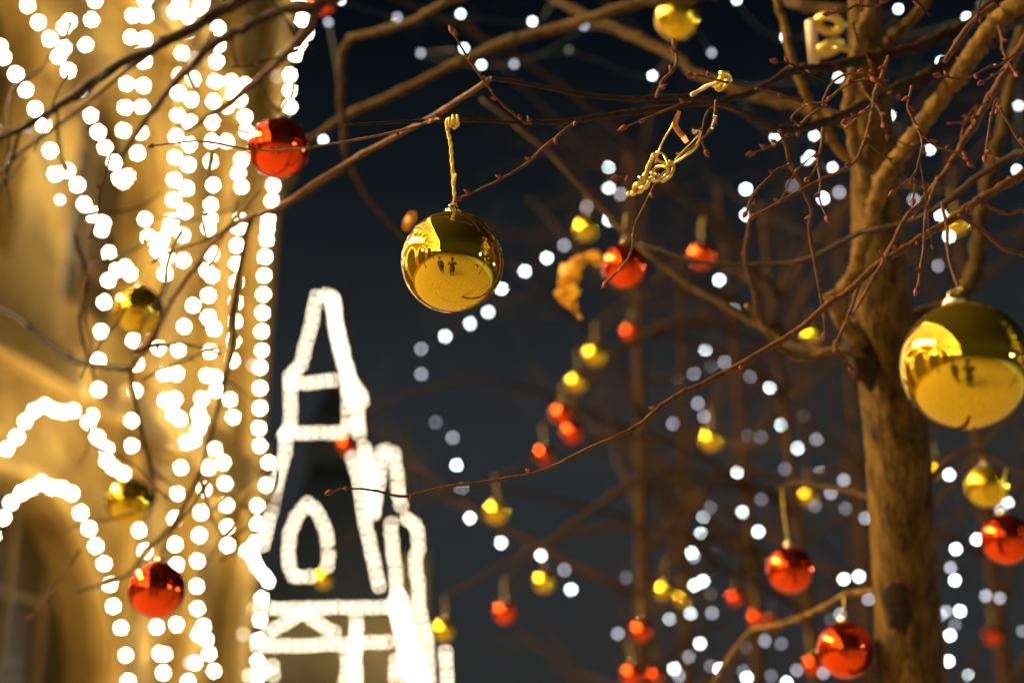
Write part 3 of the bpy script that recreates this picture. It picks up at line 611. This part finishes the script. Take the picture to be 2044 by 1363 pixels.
# ------------------------------------------------------------------ baubles
def ball_mesh(nm, m):
    bm = bmesh.new(); bmesh.ops.create_uvsphere(bm, u_segments=64, v_segments=40, radius=1)
    for f in bm.faces: f.smooth = True
    me = bpy.data.meshes.new(nm); bm.to_mesh(me); bm.free(); me.materials.append(m); return me
BALL = {'g': ball_mesh('gold_ball', M['gold']), 'r': ball_mesh('red_ball', M['red']), 's': ball_mesh('gold_ball_satin', M['gold_soft'])}
cmb = MB(); cmb.lathe([(.17, .965), (.185, .975), (.18, 1.10), (.155, 1.13), (.04, 1.14)], 20)
for j in range(20):
    an = 2 * math.pi * j / 20; cmb.box((.187 * math.cos(an), .187 * math.sin(an), 1.03), .018, .018, .11)
CAPM = cmb.mesh('bauble_cap', M['cap'])
lp = [Vector((.075 * math.cos(t), 0, 1.20 + .085 * math.sin(t))) for t in [2 * math.pi * i / 14 for i in range(15)]]
lmb = MB(); lmb.tube(lp, [.014] * 15, 6); LOOPM = lmb.mesh('bauble_loop', M['cap'])
def bauble(px, py, dia, d, c, label, cord=.10, tilt=0, grp=None, hang=None):
    r = dia / 2; p = at(px, py, d)
    t = empty('bauble', p, label, 'bauble', grp or ('gold baubles' if c in 'gs' else 'red baubles'))
    rz = rnd.uniform(0, 6); 
    bo = obj('ball', BALL[c], t, (0, 0, 0), r); bo.rotation_euler = (tilt * .6, tilt, rz)
    co = obj('cap', CAPM, t, (0, 0, 0), r); co.rotation_euler = (0, tilt, 0)
    lo = obj('loop', LOOPM, t, (0, 0, 0), r); lo.rotation_euler = (0, tilt, 0)
    top = Matrix.Rotation(tilt, 3, 'Y') @ Vector((0, 0, 1.26 * r))
    hp = (hang - p) if hang is not None else top + Vector((rnd.uniform(-.012, .012), rnd.uniform(-.01, .01), cord))
    mid = top.lerp(hp, .5) + Vector((rnd.uniform(-.006, .006), 0, 0)); P = [(top, .0016), (mid, .0016), (hp, .0016)]
    if hang is not None and d < 1.45 and d > 1.3: P = [(top, .002)] + [(at(x, y, d) - p, .002) for x, y in ((908, 398), (905, 365), (902, 320), (899, 285), (893, 258), (892, 243))] + [(hp, .002)]
    a, rr = smooth_path(P, 8); mb = MB()
    for ph in (0, math.pi): mb.tube([q + Vector((math.cos(i * .8 + ph), math.sin(i * .8 + ph), 0)) * (.0009 if d < 1.45 else .0005) for i, q in enumerate(a)], [.0013 if d < 1.45 else .0007] * len(a), 6)
    obj('cord', mb.mesh('bauble_cord', M['cord']), t); return t, p, p + hp
BB = [
 (557,296,.08,1.84,'r','glossy red bauble hanging against the lit building corner at the upper left',None),
 (276,620,.08,2.30,'g','dark gold bauble at mid left in front of the white bulbs',None),
 (259,1000,.08,2.46,'g','dark gold bauble low on the left above a red one',None),
 (313,1177,.08,2.02,'r','red bauble at the lower left beside the lit arch',None),
 (1577,1137,.08,2.40,'r','red bauble with gold cap left of the linden trunk',None),
 (1687,1297,.08,2.02,'r','largest red bauble at the bottom touching the linden trunk left side',None),
 (2008,1076,.08,2.25,'r','red bauble cut by the right edge of the picture',None),
 (1970,970,.08,2.65,'s','gold bauble right of the trunk above a red one',None),
 (1352,36,.08,2.55,'s','gold bauble at the top edge right of centre',None),
 (1247,531,.08,2.50,'r','red bauble crossed by a thin twig beside the dry leaf',None),
 (1402,510,.08,4.0,'r','small red bauble on the dark bough in the middle right',None),
 (1170,457,.08,4.6,'s','small gold bauble half behind a white fairy light',None),
 (1257,663,.08,6.4,'r','lone tiny red bauble below the twig crossed red one',None),
 (1188,708,.08,5.0,'s','upper of two small gold baubles in the centre',None),
 (1152,763,.08,5.2,'s','lower of two small gold baubles in the centre',None),
 (1122,825,.08,5.2,'r','upper of three small red baubles in the centre',None),
 (1143,862,.08,5.2,'r','middle of three small red baubles in the centre',None),
 (1087,906,.08,5.6,'r','lowest of three small red baubles in the centre',None),
 (992,1020,.08,4.6,'s','small gold bauble just below the long twig',None),
 (1087,1160,.08,5.2,'s','small gold bauble between two fairy lights low in the centre',None),
 (1008,1221,.08,5.0,'r','small red bauble alone low in the centre',None),
 (886,1257,.08,5.2,'s','small gold bauble right of the tower lights',None),
 (646,1154,.08,6.0,'s','small gold bauble over the pointed arch of tower lights',None),
 (692,885,.08,6.2,'r','small red bauble over the tower lights',None),
 (1328,1178,.08,5.6,'s','left of two small gold baubles touching low in the middle',None),
 (1364,1195,.08,7.2,'s','right dimmer of two small gold baubles touching low in the middle',None),
 (1280,1258,.08,5.4,'r','small red bauble under the touching gold pair',None),
 (1262,1346,.08,5.0,'r','small red bauble on the bottom edge left of its neighbour',None),
 (1308,1348,.08,6.6,'r','fainter small red bauble on the bottom edge',None),
 (1420,877,.08,4.8,'s','small gold bauble below the long twig at mid right',None),
 (1614,990,.08,6.2,'s','small gold bauble above the capped red one',None),
 (1468,1192,.08,7.0,'r','tiny red bauble above the blurred low bough',None),
 (1510,1232,.08,6.8,'r','left of two tiny red baubles on the low bough',None),
 (1542,1240,.08,7.4,'r','right of two tiny red baubles on the low bough',None),
 (1982,1268,.08,6.0,'r','small red bauble right of the trunk near the lower right corner',None),
 (1624,1326,.08,5.4,'r','small orange red bauble tucked behind the largest low red one',None),
 (1620,668,.08,6.0,'s','small gold bauble glimpsed behind the fork of the linden',None),
 (1908,447,.08,4.8,'s','small gold bauble behind the crossing twigs at the right',None),
 (1868,936,.08,6.6,'s','tiny gold bauble peeping out right of the trunk',None),
 (646,4,.08,4.2,'r','red bauble cut by the top edge left of centre',None),
]
HP = at(897, 236, 1.40)
main, mp_, _ = bauble(903, 523, .1006, 1.40, 'g', 'large sharp gold bauble on a yellow cord in the middle', tilt=0.0, hang=HP)
# cord wound round the branch, with a loose end
mb = MB(); pts = []
for i in range(26):
    t = i / 25; an = t * 2 * math.pi * 2.2; pts.append((HP + Vector((t * .009, -.0055 * math.sin(an + 1.5), .0055 * math.cos(an + 1.5) - .0035)) - mp_, .0015))
pts.append((at(905, 258, 1.395) - mp_, .0015)); a, r = smooth_path(pts, 2); mb.tube(a, r, 6)
obj('cord_knot', mb.mesh('cord_knot', M['cord']), main); mb = MB()
mb.tube([at(905, 372, 1.398) - mp_, at(908, 355, 1.396) - mp_, at(910, 346, 1.396) - mp_], [.0014, .0014, .0012], 6)
obj('cord_end', mb.mesh('cord_end', M['cord']), main)
bauble(1928, 730, .1006, 1.11, 'g', 'largest gold bauble at the right edge in front of the tree', hang=at(1917, 576, 1.2), tilt=-.05)
HANG = {1577: at(1561, 974, 2.44), 1687: at(1684, 1192, 2.10), 313: at(288, 1102, 2.38), 1970: at(1952, 906, 2.33), 2008: at(2010, 932, 2.4), 557: at(585, 160, 2.2)}
for (x, y, dia, dp, c, lab, _) in BB: bauble(x, y, dia, dp, c, lab, cord=.07 if dp > 3 else .05, hang=HANG.get(x))
# carrying shoots for the small far baubles: each hangs from a bough of the nearest far tree
for (x, y, dia, dp, c, lab, _) in BB:
    p = at(x, y, dp) + Vector((0, 0, .12))
    if dp > 3.2:
        t, base, h = min(FT, key=lambda q: ((q[1] + Vector((0, 0, 0))) - Vector((p.x, p.y, 0))).length)
        a0 = Vector((0, 0, min(h * .9, p.z + .1 + .45 * rnd.random()))); e = p - base
        mid = a0.lerp(e, .55) + Vector((0, 0, .22)); P = [(a0, .014), (mid, .009), (e, .004)]
        q, r = smooth_path(P, 6); mb = MB(); mb.tube(q, r, 6); obj('branch', mb.mesh('far_branch', M['far_bark']), t)

# ------------------------------------------------------------------ ribbon wire, leaves, bracket on the trunk
def wire_tangle(c, d, strokes, label, mats):
    o = empty('ribbon_tangle', at(*c, d), label, 'ribbon'); o0 = at(*c, d)
    for nm, pts, wd, m, dd in strokes:
        P = [(at(x, y, d + dd + .006 * math.sin(i * 1.7)) - o0, wpx(wd * 1.25, d) / 2) for i, (x, y) in enumerate(pts)]
        a, r = smooth_path(P, 5); r = [q * (1 + .15 * math.sin(i * 1.1)) for i, q in enumerate(r)]; mb = MB(); mb.tube(a, r, 7); obj(nm, mb.mesh(nm, M[m]), o)
    return o
wire_tangle((1310, 335), 1.395, [
 ('strand', [(1350,235),(1335,262),(1322,285),(1314,305),(1308,325)], 3.2, 'goldwire', 0),
 ('strand', [(1306,308),(1298,325),(1291,342),(1288,352)], 8, 'goldwire', -.004),
 ('strand', [(1310,304),(1324,308),(1330,320),(1333,332),(1326,328),(1312,320)], 4.5, 'goldwire', -.002),
 ('strand', [(1398,262),(1394,282),(1388,296),(1370,310),(1352,322),(1338,328),(1322,324),(1312,318)], 4.6, 'goldwire', .002),
 ('strand', [(1396,268),(1380,285),(1360,305),(1345,322)], 2.2, 'cord', .004),
 ('strand', [(1302,345),(1308,335),(1320,332),(1333,336),(1331,346),(1320,358),(1312,361)], 5.5, 'goldwire', -.006),
 ('strand', [(1336,322),(1344,330),(1342,345),(1332,356),(1322,362)], 6, 'goldwire', 0),
 ('strand', [(1285,352),(1294,358),(1304,352),(1300,343)], 7, 'goldwire', -.006),
 ('strand', [(1262,388),(1270,380),(1266,372),(1278,366),(1288,368),(1276,378),(1290,372),(1295,362)], 8, 'goldwire', -.004),
 ('strand', [(1253,388),(1262,383),(1272,384),(1283,378),(1290,360)], 7, 'goldwire', .002),
 ('bead', [(1303,357),(1306,360),(1309,358)], 9, 'cap', -.008),
 ('bead', [(1310,348),(1313,350)], 8, 'cap', -.008),
 ('bead', [(1278,355),(1281,357)], 9, 'cap', -.008),
 ('bead', [(1386,260),(1387,264)], 9, 'cap', 0),
 ('tail', [(1428,230),(1426,242),(1421,258)], 5.5, 'cap', 0)],
 'tangled gold ribbon wire with beads knotted on the twig right of centre', None)
wire_tangle((1435, 165), 1.45, [
 ('strand', [(1380,190),(1398,180),(1415,170),(1432,168)], 7, 'pale_plastic', 0),
 ('strand', [(1425,172),(1436,160),(1445,150),(1438,146),(1452,150),(1456,162),(1440,172),(1428,176)], 9, 'goldwire', -.004),
 ('strand', [(1430,178),(1440,168),(1452,160),(1448,172),(1434,180)], 7, 'cord', -.006)],
 'small gold ribbon knot on the bough at the upper right of centre', None)
def strip(pts, wd, d, m, label, nm, cat, th=.0008):
    if cat == 'leaf':                       # crinkled outline
        q = []
        for (a0, b0, f0), (a1, b1, f1) in zip(pts, pts[1:]):
            for k_ in range(3): t = k_ / 3; q.append((a0 + (a1 - a0) * t + rnd.uniform(-1.5, 1.5), b0 + (b1 - b0) * t + rnd.uniform(-1.5, 1.5), (f0 + (f1 - f0) * t) * rnd.uniform(.72, 1.25)))
        pts = q + [pts[-1]]
    o0 = at(*pts[0][:2], d); mb = MB(); n = len(pts); L_ = []; Rr = []
    for i, (x, y, f) in enumerate(pts):
        x0, y0 = pts[max(i - 1, 0)][:2]; x1, y1 = pts[min(i + 1, n - 1)][:2]; ln = math.hypot(x1 - x0, y1 - y0) or 1
        nx, ny = -(y1 - y0) / ln, (x1 - x0) / ln; h = wd * f / 2
        L_.append(at(x - nx * h, y - ny * h, d + .010 * math.sin(i * .9)) - o0); Rr.append(at(x + nx * h, y + ny * h, d - .012 * math.cos(i * .8)) - o0)
    off = Vector((0, th, 0)); vs = []
    for i in range(n): vs += [L_[i], Rr[i], L_[i] + off, Rr[i] + off]
    fs = []
    for i in range(n - 1):
        a = 4 * i; b_ = a + 4; fs += [(a, a + 1, b_ + 1, b_), (a + 2, b_ + 2, b_ + 3, a + 3), (a, b_, b_ + 2, a + 2), (a + 1, a + 3, b_ + 3, b_ + 1)]
    mb.add(vs, fs); o = obj(nm, mb.mesh(nm, M[m])); o.location = o0; return tag(o, label, cat)
strip([(1356,222,.7),(1350,238,1),(1347,250,1.1),(1354,262,1),(1364,273,1),(1371,284,.8)], 11, 1.395, 'orange_strip', 'bent orange paper strip caught on the bough above the ribbon tangle', 'paper_strip', 'strip')
strip([(1196,530,.35),(1187,512,.8),(1171,513,.5),(1156,522,.7),(1142,540,1.2),(1133,560,1.2),(1131,582,1.3),(1139,602,.95),(1147,616,.4),(1160,636,.15)], 34, 2.4, 'leaf', 'curled yellow dry leaf left of the twig crossed red bauble', 'dry_leaf', 'leaf')
strip([(826,424,.4),(821,432,1),(815,445,1.1),(807,458,.5)], 18, 2.1, 'leaf', 'tiny yellow dry leaf on the bough left of the large gold bauble', 'dry_leaf', 'leaf')
br = empty('mounting_bracket', at(1622, 90, 1.98), 'pale rod with two ring clamps strapped beside the trunk at the top', 'bracket'); b0 = at(1622, 90, 1.98)
mb = MB(); mb.tube([at(1617, 40, 1.98) - b0, at(1618, 44, 1.98) - b0, at(1626, 132, 1.98) - b0], [.0055, .0075, .0075], 12); obj('rod', mb.mesh('rod', M['pale_plastic']), br)
for yy in (48, 96):
    mb = MB(); c = at(1655, yy, 1.98) - b0
    mb.tube([c + Vector((.016 * math.cos(t), .012 * math.sin(t), .006 * math.sin(t + yy))) for t in [2 * math.pi * i / 16 for i in range(17)]], [.006] * 17, 8)
    mb.tube([c + Vector((-.016, 0, 0)), at(1624, yy + 4, 1.98) - b0], [.004, .004], 6); mb.tube([c + Vector((.016, 0, 0)), at(1705, yy + 6, 2.0) - b0], [.004, .004], 6)
    obj('ring_clamp', mb.mesh('ring_clamp', M['goldwire']), br)

# ------------------------------------------------------------------ street lamps along the building (behind the viewpoint, mirrored in the baubles)
for i, (x, y, lab) in enumerate(((-5.2, -1.0, 'nearest'), (-6.2, -6.0, 'second'), (-7.4, -11.5, 'third'), (-9.0, -18.0, 'farthest'))):
    o = empty('street_lamp', (x, y, 0), '%s globe street lamp beside the building, mirrored in the gold bauble' % lab, 'street lamp', 'street lamps along the building')
    mb = MB(); mb.lathe([(.20, 0), (.20, .12), (.12, .2), (.09, .7), (.055, .8), (.04, 2.6), (.06, 2.65), (.03, 2.75), (.03, 3.2), (.11, 3.24), (.11, 3.28)], 16); obj('post', mb.mesh('post', M['post']), o)
    obj('globe', ico('globe', 3, M['lamp_globe']), o, (0, 0, 3.46), .2)
    mb = MB(); mb.lathe([(.08, 3.655), (.05, 3.70), (.02, 3.74), (.015, 3.82)], 12); obj('finial', mb.mesh('finial', M['post']), o)

# ------------------------------------------------------------------ floodlights on the building's first cornice, aimed out over the square
for u, lab in ((3.2, 'nearest'), (1.3, 'second'), (-.7, 'third'), (-3.0, 'farthest')):
    p = fw(u, 7.5, .60); o = empty('floodlight', p, '%s floodlight on the building ledge, mirrored as a spark in the baubles' % lab, 'floodlight', 'floodlights on the ledge')
    aim = (Vector((1.0, 3.0, 0.8)) - p).normalized(); Q = Vector((0, 1, 0)).rotation_difference(aim).to_matrix()
    mb = MB(); mb.box((0, 0, 0), 1.06, .16, .74, Q); mb.box(Q @ Vector((0, .11, .385)), 1.06, .1, .03, Q); obj('housing', mb.mesh('housing', M['post'], False), o)
    mb = MB(); mb.box(Q @ Vector((0, .088, 0)), .98, .012, .66, Q); obj('lens', mb.mesh('lens', M['flood_lens'], False), o)
    mb = MB(); mb.tube([Vector((0, 0, -.3)), Vector((0, 0, -.42))], [.03, .03], 8); mb.tube([Vector((0, 0, -.42)), -NV * .3 + Vector((0, 0, -.42))], [.025, .025], 8); obj('stand', mb.mesh('stand', M['post']), o)

# ------------------------------------------------------------------ the two people mirrored in the gold baubles
M['coat_a'] = mat('dark_coat', (.018, .018, .022), .85); M['coat_b'] = mat('dark_parka', (.03, .022, .02), .85)
M['trouser'] = mat('dark_trousers', (.02, .02, .026), .9); M['boot'] = mat('boot_leather', (.015, .012, .01), .5)
M['skin'] = mat('skin', (.55, .33, .24), .55); M['hat'] = mat('knit_hat', (.05, .02, .02), .95); M['hair'] = mat('brown_hair', (.04, .022, .012), .6)
M['eye'] = mat('eye', (.05, .04, .03), .2); M['lip'] = mat('lip', (.4, .14, .12), .5); M['camera_black'] = mat('camera_black', (.012, .012, .013), .4)
def person(loc, label, coat, arms, head):
    o = empty('person', loc, label, 'person')
    V = []; Rd = []; E = []
    def v(p, r, par=None):
        V.append(Vector(p)); Rd.append(r)
        if par is not None: E.append((par, len(V) - 1))
        return len(V) - 1
    pel = v((0, 0, .96), (.155, .12)); sp1 = v((0, 0, 1.14), (.15, .115), pel); ch = v((0, 0, 1.34), (.175, .125), sp1); nk = v((0, .01, 1.48), (.06, .06), ch)
    hx, hy = head; hb = v((hx * .5, .03 + hy * .5, 1.55), (.072, .08), nk); hm = v((hx, .03 + hy, 1.635), (.078, .098), hb); v((hx, .015 + hy, 1.72), (.066, .08), hm)
    v((hx, .135 + hy, 1.615), (.014, .014), hm)
    for s in (-1, 1):
        v((hx + s * .088, .02 + hy, 1.63), (.018, .018), hm)
        hp = v((s * .095, 0, .90), (.105, .11), pel); kn = v((s * .105, .025, .50), (.072, .075), hp); cf = v((s * .11, 0, .34), (.062, .066), kn); an = v((s * .11, -.01, .09), (.046, .05), cf); v((s * .125, .15, .045), (.044, .036), an)
        sh = v((s * .19, 0, 1.42), (.075, .075), ch); (e_, w_, fd) = arms[s]; el = v(e_, (.056, .056), sh); wr = v(w_, (.036, .036), el)
        fd = Vector(fd).normalized(); wv = Vector(w_); side = fd.cross(Vector((0, 0, 1))); side = side.normalized() if side.length > .1 else Vector((1, 0, 0))
        pm = v(wv + fd * .06, (.034, .022), wr)
        for k, (off, ln) in enumerate(((-.027, .062), (-.009, .075), (.009, .078), (.027, .068))):
            a = v(wv + fd * .095 + side * off, (.0095, .0095), pm); c = v(wv + fd * (.095 + ln * .5) + side * off + Vector((0, 0, -.008)), (.009, .009), a); v(wv + fd * (.095 + ln * .85) + side * off + Vector((0, 0, -.03)), (.008, .008), c)
        th = v(wv + fd * .045 - side * .035 * s, (.011, .011), pm); v(wv + fd * .085 - side * .055 * s, (.009, .009), th)
    me = bpy.data.meshes.new('person_body'); me.from_pydata([tuple(p) for p in V], E, []); t = bpy.data.objects.new('tmp_body', me); col.objects.link(t)
    t.modifiers.new('skin', 'SKIN'); sd = t.modifiers.new('sub', 'SUBSURF'); sd.levels = 1; sd.render_levels = 1
    for i, sv in enumerate(me.skin_vertices[0].data): sv.radius = Rd[i]; sv.use_root = (i == 0)
    dg = bpy.context.evaluated_depsgraph_get(); dg.update(); nm = bpy.data.meshes.new_from_object(t.evaluated_get(dg)); bpy.data.objects.remove(t)
    nm.materials.clear()
    for m_ in (coat, M['trouser'], M['boot'], M['skin']): nm.materials.append(m_)
    hands = [Vector(arms[s][1]) + Vector(arms[s][2]).normalized() * .09 for s in (-1, 1)]
    for p in nm.polygons:
        c = p.center; i = 0
        if c.z < .14: i = 2
        elif c.z < .78 and abs(c.x) < .24: i = 1
        if c.z > 1.50 and abs(c.x - hx) < .12 and c.y < .2 and all((c - h).length > .16 for h in hands): i = 3
        if any((c - h).length < .10 for h in hands): i = 3
        p.material_index = i; p.use_smooth = True
    nm.name = 'person_body'; b_ = obj('body', nm, o)
    mb = MB(); mb.lathe([(.108, 1.665), (.112, 1.69), (.108, 1.73), (.09, 1.775), (.05, 1.805), (.012, 1.815)], 20, (hx, .02 + hy, 0)); obj('hat', mb.mesh('hat', M['hat']), o)
    mb = MB(); mb.lathe([(.07, 1.46), (.095, 1.48), (.1, 1.52), (.085, 1.55)], 16, (0, .015, 0)); obj('scarf', mb.mesh('scarf', M['hair']), o)
    mb = MB(); mb.lathe([(.235, .72), (.225, .80), (.2, .95), (.185, 1.1)], 20); obj('coat_skirt', mb.mesh('coat_skirt', coat), o)
    for s in (-1, 1):
        mb = MB(); mb.lathe([(.002, -.011), (.009, -.006), (.011, 0), (.009, .006), (.002, .011)], 10, (hx + s * .032, .108 + hy, 1.645)); obj('eye', mb.mesh('eye', M['eye']), o)
    mb = MB(); mb.box((hx, .113 + hy, 1.575), .045, .012, .011); obj('mouth', mb.mesh('mouth', M['lip']), o)
    return o
person((0, -.34, 0), 'person in a dark coat raising a camera, mirrored at the centre of the gold bauble', M['coat_a'],
       {-1: ((-.27, .12, 1.30), (-.10, .20, 1.52), (.25, .5, .3)), 1: ((.27, .12, 1.30), (.10, .18, 1.53), (-.25, .5, .3))}, (0, .02))
person((-.95, -.50, 0), 'person in a dark parka with arms down, mirrored left in the gold bauble', M['coat_b'],
       {-1: ((-.27, -.02, 1.13), (-.27, .08, .90), (0, .12, -1)), 1: ((.27, -.02, 1.13), (.27, .08, .90), (0, .12, -1))}, (0, 0))
o = empty('photo_camera', (0, -.11, 1.6), 'black camera held up by the person mirrored at the bauble centre', 'camera')
mb = MB(); mb.box((0, 0, -.012), .13, .05, .085); mb.box((0, 0, .043), .05, .045, .03); obj('body', mb.mesh('camera_body', M['camera_black'], False), o)
mb = MB(); mb.tube([Vector((0, .025, 0)), Vector((0, .055, 0)), Vector((0, .085, 0))], [.032, .034, .034], 24); obj('lens', mb.mesh('camera_lens', M['camera_black']), o)

# ------------------------------------------------------------------ off to the right: a decorated tree and a cool lit rink, mirrored in the baubles
mb = MB(); mb.box((17, 0, .06), 18, 26, .12); rk = obj('ice_rink', mb.mesh('ice_rink', mat('ice', (.78, .84, .90), .35, noise=((.66, .74, .82), 3, .4, .65)), False)); tag(rk, kind='structure')
M['cool_globe'] = emit('cool_lamp_glow', (.72, .88, 1.0), 420)
for y, lab in ((5.5, 'far'), (-4.0, 'near')):
    o = empty('street_lamp', (11.5, y, .12), '%s cool white globe lamp on the ice, mirrored at the right of the bauble' % lab, 'street lamp', 'cool lamps on the ice')
    mb = MB(); mb.lathe([(.2, 0), (.2, .1), (.06, .3), (.04, 2.9), (.11, 2.98), (.11, 3.0)], 14); obj('post', mb.mesh('post', M['post']), o)
    obj('globe', ico('globe', 3, M['cool_globe']), o, (0, 0, 3.18), .19)
far_tree(1022, 1, 4.6, .11, 'bare tree hung with lights right of the picture, mirrored in the bauble', 21, spread=.9)
t = FT[-1][0]; t.location = (3.6, .6, 0)
g = empty('fairy_light_string', (3.6, .6, 2), 'fairy lights in the tree mirrored at the right rim of the gold bauble', 'fairy lights', 'fairy light strings in the trees')
P = []; 
for i in range(46): an = i * .62; rr = .5 + .5 * math.sin(i * 1.3); P.append(Vector((rr * math.cos(an), rr * math.sin(an), i * .055 - .1)))
mb = MB(); mb.tube(P, [.0015] * len(P), 4); obj('wire', mb.mesh('fairy_wire', M['wire']), g)
M['glint'] = emit('warm_fairy_bulb', (1.0, .85, .6), 26, False); GM = ico('fairy_bulb', 1, M['glint'])
for p in P: obj('bulb', GM, g, p + Vector((0, 0, .02)), .016)
